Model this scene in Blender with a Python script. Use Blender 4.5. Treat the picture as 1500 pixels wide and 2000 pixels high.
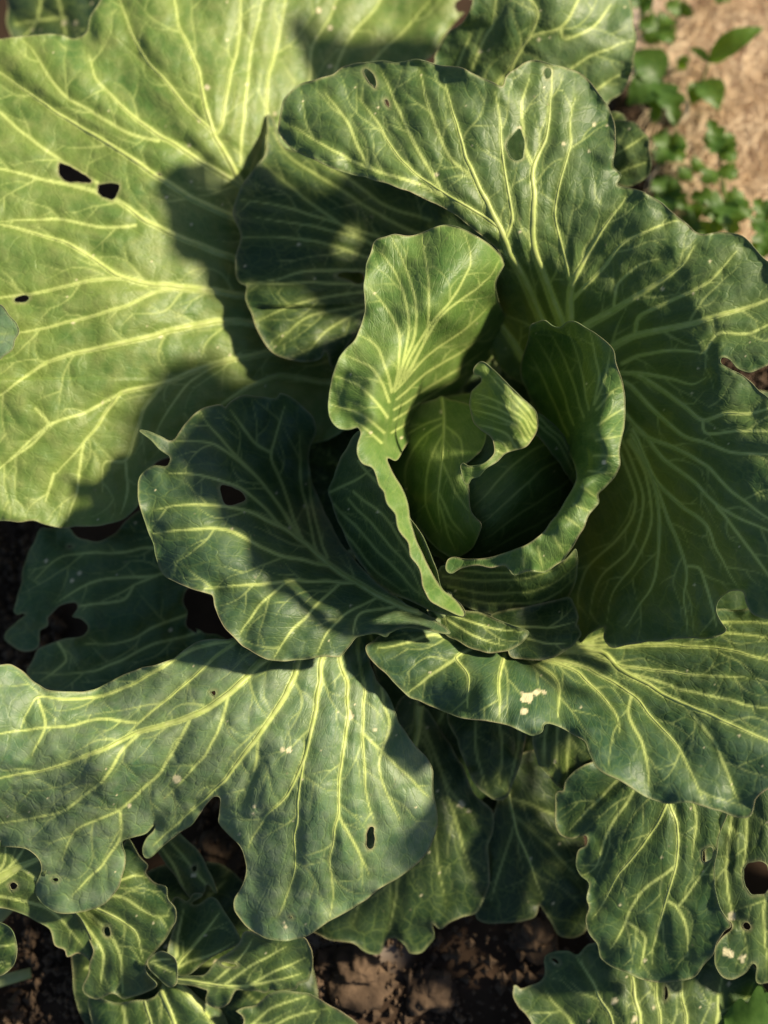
import bpy, math, random
import numpy as np
from mathutils import Vector, Matrix

# ------------------------------------------------------------------ camera
for o in list(bpy.data.objects): bpy.data.objects.remove(o, do_unlink=True)
scene = bpy.context.scene
W, H, FPX = 1500.0, 2000.0, 2000.0*50/36
TILT = math.radians(15); DIST = 1.15
CAM = np.array([0.0, -math.sin(TILT)*DIST, 0.22+math.cos(TILT)*DIST])
cd = bpy.data.cameras.new('camera'); cam = bpy.data.objects.new('camera', cd)
scene.collection.objects.link(cam); scene.camera = cam
cam.location = CAM; cam.rotation_euler = (TILT, 0, 0)
cd.sensor_fit = 'AUTO'; cd.sensor_width = 36; cd.lens = 50
cd.clip_start = 0.02; cd.clip_end = 200
cd.dof.use_dof = True; cd.dof.focus_distance = 1.13; cd.dof.aperture_fstop = 2.2
# ------------------------------------------------------------------ light
SUN_EL, SUN_AZ = 32.0, 17.0          # azimuth measured from +X (picture right) towards +Y
wd = bpy.data.worlds.new('World'); scene.world = wd; wd.use_nodes = True
nt = wd.node_tree; nt.nodes.clear()
sky = nt.nodes.new('ShaderNodeTexSky'); sky.sky_type = 'NISHITA'; sky.sun_disc = False
sky.sun_elevation = math.radians(SUN_EL); sky.sun_rotation = math.radians(90-SUN_AZ); sky.air_density = 1.0; sky.dust_density = 1.0
bgn = nt.nodes.new('ShaderNodeBackground'); bgn.inputs[1].default_value = 0.057
wo = nt.nodes.new('ShaderNodeOutputWorld')
nt.links.new(sky.outputs[0], bgn.inputs[0]); nt.links.new(bgn.outputs[0], wo.inputs[0])
sl = bpy.data.lights.new('sun', 'SUN'); sl.energy = 5.0; sl.angle = math.radians(5.0); sl.color = (1.0, 0.87, 0.64)
so = bpy.data.objects.new('sun', sl); scene.collection.objects.link(so)
el, az = math.radians(SUN_EL), math.radians(SUN_AZ)
sdir = Vector((math.cos(el)*math.cos(az), math.cos(el)*math.sin(az), math.sin(el)))
so.rotation_euler = sdir.to_track_quat('Z', 'Y').to_euler(); so.location = sdir*6
scene.view_settings.view_transform = 'Standard'; scene.view_settings.look = 'None'
scene.view_settings.exposure = 0.78; scene.view_settings.gamma = 1.0
scene.render.engine = 'CYCLES'
scene.cycles.max_bounces = 8; scene.cycles.transmission_bounces = 6

# ------------------------------------------------------------------ helpers
ROT = np.array(Matrix.Rotation(TILT, 3, 'X'))
def unproj(px, py, z):
    px = np.asarray(px, float); py = np.asarray(py, float); z = np.asarray(z, float)
    d = np.stack([(px-W/2)/FPX, -(py-H/2)/FPX, -np.ones_like(px)], -1) @ ROT.T
    t = (z-CAM[2])/d[..., 2]
    return CAM + d*t[..., None]
def P(px, py, z): return Vector(unproj(px, py, z))
def pts(s): return np.array([[float(v) for v in p.split(',')] for p in s.split()])
def tag(o, label=None, cat=None, group=None, kind=None):
    for k, v in (('label', label), ('category', cat), ('group', group), ('kind', kind)):
        if v: o[k] = v
    return o
def link(name, me, mats, parent=None):
    o = bpy.data.objects.new(name, me); scene.collection.objects.link(o)
    for m in (mats if isinstance(mats, (list, tuple)) else [mats]): me.materials.append(m)
    if parent:
        o.parent = parent
        if parent.type == 'EMPTY': o.matrix_parent_inverse = Matrix.Translation(-parent.location)
    return o
def empty(name, loc):
    o = bpy.data.objects.new(name, None); scene.collection.objects.link(o); o.location = loc
    o.empty_display_size = 0.05
    return o
def smooth(me):
    me.polygons.foreach_set('use_smooth', np.ones(len(me.polygons), bool)); me.update()

def catmull(p, closed=False, step=5.0):
    p = np.asarray(p, float); n = len(p)
    if n < 3 and not closed:
        L = np.hypot(*(p[-1]-p[0])); k = max(2, int(L/step)); t = np.linspace(0, 1, k+1)[:, None]
        return p[0]*(1-t)+p[-1]*t
    out = []
    for i in range(n if closed else n-1):
        if closed: a, b, c, d = p[(i-1) % n], p[i], p[(i+1) % n], p[(i+2) % n]
        else: a, b, c, d = p[max(i-1, 0)], p[i], p[i+1], p[min(i+2, n-1)]
        L = np.hypot(*(c-b)[:2]); k = max(1, int(round(L/step)))
        t = (np.arange(k)/k)[:, None]
        m1 = (c-a)*0.42; m2 = (d-b)*0.42
        # limit tangents so short segments do not overshoot
        for m in (m1, m2):
            q = np.hypot(*m[:2])
            if q > L*1.1: m *= L*1.1/q
        h = (2*t**3-3*t**2+1)*b + (t**3-2*t**2+t)*m1 + (-2*t**3+3*t**2)*c + (t**3-t**2)*m2
        out.append(h)
    if not closed: out.append(p[-1:])
    return np.concatenate(out)

class Noise:
    def __init__(self, seed): self.t = np.random.RandomState(seed).rand(64, 64)*2-1
    def __call__(self, x, y):
        xi = np.floor(x).astype(int); yi = np.floor(y).astype(int); fx = x-xi; fy = y-yi
        fx = fx*fx*(3-2*fx); fy = fy*fy*(3-2*fy); t = self.t
        a = t[xi % 64, yi % 64]; b = t[(xi+1) % 64, yi % 64]; c = t[xi % 64, (yi+1) % 64]; d = t[(xi+1) % 64, (yi+1) % 64]
        return (a*(1-fx)+b*fx)*(1-fy)+(c*(1-fx)+d*fx)*fy
    def fbm(self, x, y, o=3):
        s = 0; a = 1
        for k in range(o): s = s+a*self(x*2**k+k*7.3, y*2**k+k*3.1); a *= .5
        return s

def tps(ctl):
    c = np.asarray(ctl, float); n = len(c); xy = c[:, :2]/500.0
    r = np.hypot(xy[:, None, 0]-xy[None, :, 0], xy[:, None, 1]-xy[None, :, 1])
    K = np.where(r > 0, r*r*np.log(r+1e-12), 0)+np.eye(n)*0.003
    Pm = np.c_[np.ones(n), xy]; A = np.zeros((n+3, n+3)); A[:n, :n] = K; A[:n, n:] = Pm; A[n:, :n] = Pm.T
    w = np.linalg.solve(A, np.r_[c[:, 2], 0, 0, 0])
    def f(x, y):
        x = x/500.0; y = y/500.0; s = w[n]+w[n+1]*x+w[n+2]*y
        for i in range(n):
            q = (x-xy[i, 0])**2+(y-xy[i, 1])**2
            s = s+w[i]*0.5*q*np.log(q+1e-14)
        return s
    return f

class Grid:
    """regular pixel grid covering one leaf, with local distance stamping"""
    def __init__(s, x0, y0, x1, y1, h):
        s.x0, s.y0, s.h = x0, y0, h; s.nx = int((x1-x0)/h)+2; s.ny = int((y1-y0)/h)+2
        s.X, s.Y = np.meshgrid(x0+np.arange(s.nx)*h, y0+np.arange(s.ny)*h)
    def stamp(s, D, line, R, wid=None):
        """D = min(D, dist - halfwidth) near a polyline"""
        for i in range(len(line)-1):
            a = line[i]; b = line[i+1]
            i0 = max(0, int((min(a[0], b[0])-R-s.x0)/s.h)); i1 = min(s.nx, int((max(a[0], b[0])+R-s.x0)/s.h)+2)
            j0 = max(0, int((min(a[1], b[1])-R-s.y0)/s.h)); j1 = min(s.ny, int((max(a[1], b[1])+R-s.y0)/s.h)+2)
            if i1 <= i0 or j1 <= j0: continue
            X = s.X[j0:j1, i0:i1]; Y = s.Y[j0:j1, i0:i1]; d = b-a; L2 = d[0]**2+d[1]**2+1e-9
            t = np.clip(((X-a[0])*d[0]+(Y-a[1])*d[1])/L2, 0, 1)
            q = np.hypot(X-a[0]-t*d[0], Y-a[1]-t*d[1])
            if wid is not None: q = q-0.5*(wid[i]*(1-t)+wid[i+1]*t)
            np.minimum(D[j0:j1, i0:i1], q, out=D[j0:j1, i0:i1])
    def inside(s, loop):
        a = loop; b = np.roll(loop, -1, 0); m = np.zeros((s.ny, s.nx), bool); xs = s.x0+np.arange(s.nx)*s.h
        for j in range(s.ny):
            y = s.y0+j*s.h+1e-4
            k = (a[:, 1] > y) != (b[:, 1] > y)
            if not k.any(): continue
            xc = a[k, 0]+(y-a[k, 1])*(b[k, 0]-a[k, 0])/(b[k, 1]-a[k, 1])
            m[j] = (np.searchsorted(np.sort(xc), xs) % 2) == 1
        return m
    def sample(s, F, x, y):
        u = np.clip((x-s.x0)/s.h, 0, s.nx-1.001); v = np.clip((y-s.y0)/s.h, 0, s.ny-1.001)
        i = u.astype(int); j = v.astype(int); fu = u-i; fv = v-j
        if F.ndim == 3: fu = fu[:, None]; fv = fv[:, None]
        return (F[j, i]*(1-fu)+F[j, i+1]*fu)*(1-fv)+(F[j+1, i]*(1-fu)+F[j+1, i+1]*fu)*fv

# marching squares: corners 0..3 = (i,j),(i+1,j),(i+1,j+1),(i,j+1); edges 4=01 5=12 6=23 7=30
MS = {1: ([[0, 4, 7]], [(4, 7)]), 2: ([[4, 1, 5]], [(5, 4)]), 3: ([[0, 1, 5, 7]], [(5, 7)]), 4: ([[5, 2, 6]], [(6, 5)]),
      5: ([[0, 4, 7], [5, 2, 6]], [(4, 7), (6, 5)]), 6: ([[4, 1, 2, 6]], [(6, 4)]), 7: ([[0, 1, 2, 6, 7]], [(6, 7)]),
      8: ([[7, 6, 3]], [(7, 6)]), 9: ([[0, 4, 6, 3]], [(4, 6)]), 10: ([[4, 1, 5], [7, 6, 3]], [(5, 4), (7, 6)]),
      11: ([[0, 1, 5, 6, 3]], [(5, 6)]), 12: ([[7, 5, 2, 3]], [(7, 5)]), 13: ([[0, 4, 5, 2, 3]], [(4, 5)]),
      14: ([[4, 1, 2, 3, 7]], [(7, 4)]), 15: ([[0, 1, 2, 3]], [])}
def march(g, S):
    nx, ny = g.nx, g.ny; N = nx*ny; pos = S > 0
    c = (pos[:-1, :-1]*1+pos[:-1, 1:]*2+pos[1:, 1:]*4+pos[1:, :-1]*8)
    def vid(code, i, j):
        if code == 0: return j*nx+i
        if code == 1: return j*nx+i+1
        if code == 2: return (j+1)*nx+i+1
        if code == 3: return (j+1)*nx+i
        if code == 4: return N+j*nx+i
        if code == 6: return N+(j+1)*nx+i
        if code == 7: return 2*N+j*nx+i
        return 2*N+j*nx+i+1
    faces = []; segs = []
    for case, (polys, sg) in MS.items():
        J, I = np.nonzero(c == case)
        if len(I) == 0: continue
        for p in polys: faces.append(np.stack([vid(k, I, J) for k in p[::-1]], 1))
        for a, b in sg: segs.append(np.stack([vid(a, I, J), vid(b, I, J)], 1))
    used = np.unique(np.concatenate([f.ravel() for f in faces])); mp = np.full(3*N, -1, int); mp[used] = np.arange(len(used))
    x = np.zeros(len(used)); y = np.zeros(len(used)); base = used % N; typ = used//N
    i = base % nx; j = base//nx; x[:] = g.x0+i*g.h; y[:] = g.y0+j*g.h
    k = typ == 1; s0 = S[j[k], i[k]]; s1 = S[j[k], np.minimum(i[k]+1, nx-1)]; x[k] += g.h*np.clip(s0/(s0-s1), .02, .98)
    k = typ == 2; s0 = S[j[k], i[k]]; s1 = S[np.minimum(j[k]+1, ny-1), i[k]]; y[k] += g.h*np.clip(s0/(s0-s1), .02, .98)
    F = []
    for f in faces: F += mp[f].tolist()
    sg = np.concatenate([mp[q] for q in segs]) if segs else np.zeros((0, 2), int)
    nxt = dict(sg.tolist()); loops = []
    while nxt:
        a0, b = nxt.popitem(); lp = [a0]
        while b in nxt: lp.append(b); b = nxt.pop(b)
        if b != a0: lp.append(b)
        if len(lp) > 6: loops.append(lp)
    return x, y, F, loops

def tube(path, rad, nrm=None, n=6, flat=1.0, half=False):
    """tube of varying radius along 3D path -> verts, faces"""
    path = np.asarray(path); rad = np.asarray(rad); m = len(path)
    t = np.gradient(path, axis=0); t /= np.linalg.norm(t, axis=1)[:, None]+1e-12
    if nrm is None:
        up = np.array([0.3, 0.2, 1.0]); nrm = np.tile(up, (m, 1))
    b = np.cross(t, nrm); b /= np.linalg.norm(b, axis=1)[:, None]+1e-12
    nn = np.cross(b, t)
    an = np.linspace(-0.35, math.pi+0.35, n) if half else np.arange(n)/n*2*math.pi
    V = (path[:, None]+rad[:, None, None]*(np.cos(an)[None, :, None]*b[:, None]+flat*np.sin(an)[None, :, None]*nn[:, None])).reshape(-1, 3)
    F = []
    for i in range(m-1):
        for k in range(n-1 if half else n):
            k2 = (k+1) % n
            F.append((i*n+k, (i+1)*n+k, (i+1)*n+k2, i*n+k2))
    if not half:
        F.append(tuple(range(n))); F.append(tuple(range((m-1)*n+n-1, (m-1)*n-1, -1)))
    return V, F
def tube_obj(name, path, rad, mat, parent=None, **k):
    V, F = tube(path, rad, **k); me = bpy.data.meshes.new(name); me.from_pydata(V.tolist(), [], F); smooth(me)
    return link(name, me, mat, parent)

# ------------------------------------------------------------------ materials
def newmat(name):
    m = bpy.data.materials.new(name); m.use_nodes = True; n = m.node_tree.nodes; n.clear(); return m, n, m.node_tree.links
def nd(n, t, **k):
    x = n.new(t)
    for a, b in k.items(): setattr(x, a, b)
    return x
def mixc(n, l, f, a, b, bt='MIX'):
    x = n.new('ShaderNodeMix'); x.data_type = 'RGBA'; x.blend_type = bt
    for sk, v in ((x.inputs[0], f), (x.inputs[6], a), (x.inputs[7], b)):
        if hasattr(v, 'is_linked'): l.new(v, sk)
        elif isinstance(v, (int, float)): sk.default_value = v
        else: sk.default_value = (*v, 1)
    return x.outputs[2]
def mth(n, l, op, a, b=None, clamp=False):
    x = n.new('ShaderNodeMath'); x.operation = op; x.use_clamp = clamp
    for sk, v in ((x.inputs[0], a), (x.inputs[1], b)):
        if v is None: continue
        if hasattr(v, 'is_linked'): l.new(v, sk)
        else: sk.default_value = v
    return x.outputs[0]
def ramp(n, l, f, a, b):
    x = n.new('ShaderNodeMapRange'); x.clamp = True; l.new(f, x.inputs[0])
    x.inputs[1].default_value = a; x.inputs[2].default_value = b; return x.outputs[0]
VEIN = (0.46, 0.54, 0.17)
def leaf_material():
    m, n, l = newmat('cabbage_leaf')
    at = lambda s: nd(n, 'ShaderNodeAttribute', attribute_name=s)
    vein, halo, scar, edge, luv = at('vein'), at('halo'), at('scar'), at('edge'), at('luv')
    tc = nd(n, 'ShaderNodeTexCoord'); oi = nd(n, 'ShaderNodeObjectInfo')
    # warped leaf coordinates for the fine vein net
    nz = nd(n, 'ShaderNodeTexNoise'); nz.inputs['Scale'].default_value = 1.7; nz.inputs['Detail'].default_value = 2
    l.new(luv.outputs['Vector'], nz.inputs['Vector'])
    va = nd(n, 'ShaderNodeVectorMath', operation='MULTIPLY_ADD'); l.new(nz.outputs['Color'], va.inputs[0])
    va.inputs[1].default_value = (.55, .55, 0); l.new(luv.outputs['Vector'], va.inputs[2])
    def vor(scale):
        v = nd(n, 'ShaderNodeTexVoronoi', feature='DISTANCE_TO_EDGE', voronoi_dimensions='2D'); v.inputs['Scale'].default_value = scale
        l.new(va.outputs[0], v.inputs['Vector']); return v.outputs['Distance']
    v1 = vor(1.0); v2 = vor(3.1); v3 = vor(8.0)
    l1 = mth(n, l, 'SUBTRACT', 1.0, ramp(n, l, v1, 0.012, 0.06)); l2 = mth(n, l, 'SUBTRACT', 1.0, ramp(n, l, v2, 0.02, 0.13)); l3 = mth(n, l, 'SUBTRACT', 1.0, ramp(n, l, v3, 0.03, 0.22))
    big = nd(n, 'ShaderNodeTexNoise'); big.inputs['Scale'].default_value = 16; big.inputs['Detail'].default_value = 5; big.inputs['Roughness'].default_value = .62
    l.new(tc.outputs['Object'], big.inputs['Vector'])
    fin = nd(n, 'ShaderNodeTexNoise'); fin.inputs['Scale'].default_value = 420; fin.inputs['Detail'].default_value = 4
    l.new(tc.outputs['Object'], fin.inputs['Vector'])
    mid = nd(n, 'ShaderNodeTexNoise'); mid.inputs['Scale'].default_value = 75; mid.inputs['Detail'].default_value = 4
    l.new(tc.outputs['Object'], mid.inputs['Vector'])
    c = mixc(n, l, ramp(n, l, big.outputs['Fac'], .35, .68), (0.021, 0.056, 0.018), (0.050, 0.088, 0.030))
    c = mixc(n, l, mth(n, l, 'MULTIPLY', ramp(n, l, mid.outputs['Fac'], .42, .7), .5), c, (0.080, 0.112, 0.058))   # waxy bloom
    c = mixc(n, l, mth(n, l, 'MULTIPLY', ramp(n, l, fin.outputs['Fac'], .3, .7), .35), c, (0.024, 0.05, 0.022))
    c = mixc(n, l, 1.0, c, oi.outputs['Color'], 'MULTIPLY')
    c = mixc(n, l, mth(n, l, 'MULTIPLY', l3, .06), c, (0.16, 0.22, 0.05))
    c = mixc(n, l, mth(n, l, 'MULTIPLY', l2, .11), c, (0.20, 0.27, 0.06))
    c = mixc(n, l, mth(n, l, 'MULTIPLY', l1, .13), c, (0.26, 0.34, 0.08))
    c = mixc(n, l, mth(n, l, 'MULTIPLY', halo.outputs['Fac'], .42), c, (0.19, 0.25, 0.045))
    c = mixc(n, l, vein.outputs['Fac'], c, VEIN)
    c = mixc(n, l, mth(n, l, 'MULTIPLY', edge.outputs['Fac'], .55), c, (0.30, 0.30, 0.13))
    sp = nd(n, 'ShaderNodeTexVoronoi'); sp.inputs['Scale'].default_value = 85; l.new(tc.outputs['Object'], sp.inputs['Vector'])
    spm = mth(n, l, 'MULTIPLY', mth(n, l, 'SUBTRACT', 1.0, ramp(n, l, sp.outputs['Distance'], .05, .12)), ramp(n, l, big.outputs['Fac'], .52, .62))
    c = mixc(n, l, mth(n, l, 'MULTIPLY', spm, .5), c, (0.24, 0.21, 0.12))
    c = mixc(n, l, scar.outputs['Fac'], c, (0.62, 0.56, 0.34))
    # bump
    hgt = mth(n, l, 'ADD', mth(n, l, 'MULTIPLY', l1, -.10), mth(n, l, 'ADD', mth(n, l, 'MULTIPLY', l2, -.08), mth(n, l, 'ADD', mth(n, l, 'MULTIPLY', mid.outputs['Fac'], .7), mth(n, l, 'MULTIPLY', fin.outputs['Fac'], .16))))
    bp = nd(n, 'ShaderNodeBump'); bp.inputs['Strength'].default_value = .55; bp.inputs['Distance'].default_value = .0022; l.new(hgt, bp.inputs['Height'])
    pb = nd(n, 'ShaderNodeBsdfPrincipled'); l.new(c, pb.inputs['Base Color']); l.new(bp.outputs[0], pb.inputs['Normal'])
    l.new(mth(n, l, 'ADD', mth(n, l, 'MULTIPLY', mid.outputs['Fac'], .25), .38), pb.inputs['Roughness']); pb.inputs['Specular IOR Level'].default_value = .32
    tr = nd(n, 'ShaderNodeBsdfTranslucent')
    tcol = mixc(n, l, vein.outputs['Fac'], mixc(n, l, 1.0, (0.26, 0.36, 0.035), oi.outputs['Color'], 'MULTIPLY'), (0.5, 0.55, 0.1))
    l.new(tcol, tr.inputs['Color']); l.new(bp.outputs[0], tr.inputs['Normal'])
    ms = nd(n, 'ShaderNodeMixShader'); ms.inputs[0].default_value = .012; l.new(pb.outputs[0], ms.inputs[1]); l.new(tr.outputs[0], ms.inputs[2])
    out = nd(n, 'ShaderNodeOutputMaterial'); l.new(ms.outputs[0], out.inputs[0])
    return m
def plain(name, c1, c2, scale=120, rough=.5, trans=0, tc1=None, bump=.0):
    m, n, l = newmat(name); tc = nd(n, 'ShaderNodeTexCoord'); nz = nd(n, 'ShaderNodeTexNoise'); nz.inputs['Scale'].default_value = scale; nz.inputs['Detail'].default_value = 5
    l.new(tc.outputs['Object'], nz.inputs['Vector']); c = mixc(n, l, ramp(n, l, nz.outputs['Fac'], .33, .68), c1, c2)
    pb = nd(n, 'ShaderNodeBsdfPrincipled'); l.new(c, pb.inputs['Base Color']); pb.inputs['Roughness'].default_value = rough; pb.inputs['Specular IOR Level'].default_value = .3
    out = nd(n, 'ShaderNodeOutputMaterial'); sh = pb.outputs[0]
    if bump:
        bp = nd(n, 'ShaderNodeBump'); bp.inputs['Distance'].default_value = bump; l.new(nz.outputs['Fac'], bp.inputs['Height']); l.new(bp.outputs[0], pb.inputs['Normal'])
    if trans:
        tr = nd(n, 'ShaderNodeBsdfTranslucent'); tr.inputs[0].default_value = (*tc1, 1)
        ms = nd(n, 'ShaderNodeMixShader'); ms.inputs[0].default_value = trans; l.new(sh, ms.inputs[1]); l.new(tr.outputs[0], ms.inputs[2]); sh = ms.outputs[0]
    l.new(sh, out.inputs[0]); return m
M_LEAF = leaf_material()
M_VEIN = plain('leaf_vein', (0.40, 0.49, 0.13), (0.52, 0.58, 0.21), 160, .42, .15, (.5, .55, .1))
M_RIM = plain('leaf_margin', (0.13, 0.19, 0.075), (0.27, 0.24, 0.13), 25, .5)
M_STEM = plain('cabbage_stem', (0.20, 0.26, 0.10), (0.28, 0.32, 0.16), 60, .55)
M_WEED = plain('weed_leaf', (0.050, 0.115, 0.018), (0.085, 0.17, 0.03), 90, .45, .35, (.22, .42, .03), .0008)
M_WSTEM = plain('weed_stem', (0.10, 0.17, 0.04), (0.16, 0.2, 0.06), 90, .5)
M_STRAW = plain('dry_straw', (0.60, 0.43, 0.26), (0.88, 0.72, 0.52), 30, .7)
M_CLOD = plain('soil_clod', (0.035, 0.022, 0.014), (0.12, 0.078, 0.048), 55, .9, bump=.004)
def soil_material():
    m, n, l = newmat('soil'); tc = nd(n, 'ShaderNodeTexCoord')
    a = nd(n, 'ShaderNodeTexNoise'); a.inputs['Scale'].default_value = 7; a.inputs['Detail'].default_value = 8; a.inputs['Roughness'].default_value = .65
    b = nd(n, 'ShaderNodeTexNoise'); b.inputs['Scale'].default_value = 14; b.inputs['Detail'].default_value = 6; b.inputs['Distortion'].default_value = 1.2
    for q in (a, b): l.new(tc.outputs['Object'], q.inputs['Vector'])
    dry = nd(n, 'ShaderNodeAttribute', attribute_name='dry')
    c = mixc(n, l, ramp(n, l, a.outputs['Fac'], .35, .65), (0.03, 0.019, 0.012), (0.085, 0.052, 0.033))
    d = mixc(n, l, ramp(n, l, b.outputs['Fac'], .35, .65), (0.76, 0.56, 0.42), (0.92, 0.78, 0.65))
    c = mixc(n, l, dry.outputs['Fac'], c, d)
    bp = nd(n, 'ShaderNodeBump'); bp.inputs['Distance'].default_value = .0015; l.new(b.outputs['Fac'], bp.inputs['Height'])
    pb = nd(n, 'ShaderNodeBsdfPrincipled'); pb.inputs['Roughness'].default_value = .9; pb.inputs['Specular IOR Level'].default_value = .15
    l.new(c, pb.inputs['Base Color']); l.new(bp.outputs[0], pb.inputs['Normal'])
    out = nd(n, 'ShaderNodeOutputMaterial'); l.new(pb.outputs[0], out.inputs[0]); return m
M_SOIL = soil_material()

# ------------------------------------------------------------------ the leaf builder
def walk_branches(g, S, mains, rng, nlev=2, dens=1.0):
    """secondary veins that leave the traced ones, bend towards the margin and stop at the next vein"""
    occ = np.full((g.ny, g.nx), 99.0)
    for ln, w in mains: g.stamp(occ, ln, 14)
    out = []; level = [(ln, w, 1) for ln, w in mains]
    for lev in range(1, nlev+1):
        nxt = []
        for ln, w, _ in level:
            seg = np.hypot(*np.diff(ln, axis=0).T); s = np.r_[0, np.cumsum(seg)]; L = s[-1]
            if L < 40: continue
            pos = rng.uniform(12, 40)/dens; side = rng.choice([-1, 1])
            while pos < L-8:
                i = min(np.searchsorted(s, pos), len(ln)-2); t = ln[i+1]-ln[i]; t = t/(np.hypot(*t)+1e-9)
                a = side*math.radians(rng.uniform(32, 62)); d = np.array([t[0]*math.cos(a)-t[1]*math.sin(a), t[0]*math.sin(a)+t[1]*math.cos(a)])
                p = ln[i].copy(); path = [p.copy()]; mx = (190 if lev == 1 else 80)*rng.uniform(.5, 1); k = 0; go = 0; wob = rng.uniform(-.05, .05)
                while go < mx:
                    wob += rng.uniform(-.07, .07); wob *= .85
                    d = d+0.035*t; d = np.array([d[0]-d[1]*wob, d[1]+d[0]*wob]); d /= np.hypot(*d)
                    p = p+d*5; go += 5; k += 1; path.append(p.copy())
                    ii = int((p[0]-g.x0)/g.h); jj = int((p[1]-g.y0)/g.h)
                    if not (0 <= ii < g.nx and 0 <= jj < g.ny) or S[jj, ii] < 7: break
                    if k > 3 and occ[jj, ii] < 5: break
                if k > 3:
                    path = np.array(path); w0 = max(2.2, min(5.0, w[i]*.5)) if lev == 1 else 2.0
                    ww = np.linspace(w0*.8 if lev == 1 else 0.6, -2.6 if lev == 1 else -3.2, len(path)); nxt.append((path, ww, lev)); g.stamp(occ, path, 10)
                pos += rng.uniform(55, 115)/dens*(1 if lev == 1 else .7); side = -side
        out += nxt; level = nxt
    return out

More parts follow.
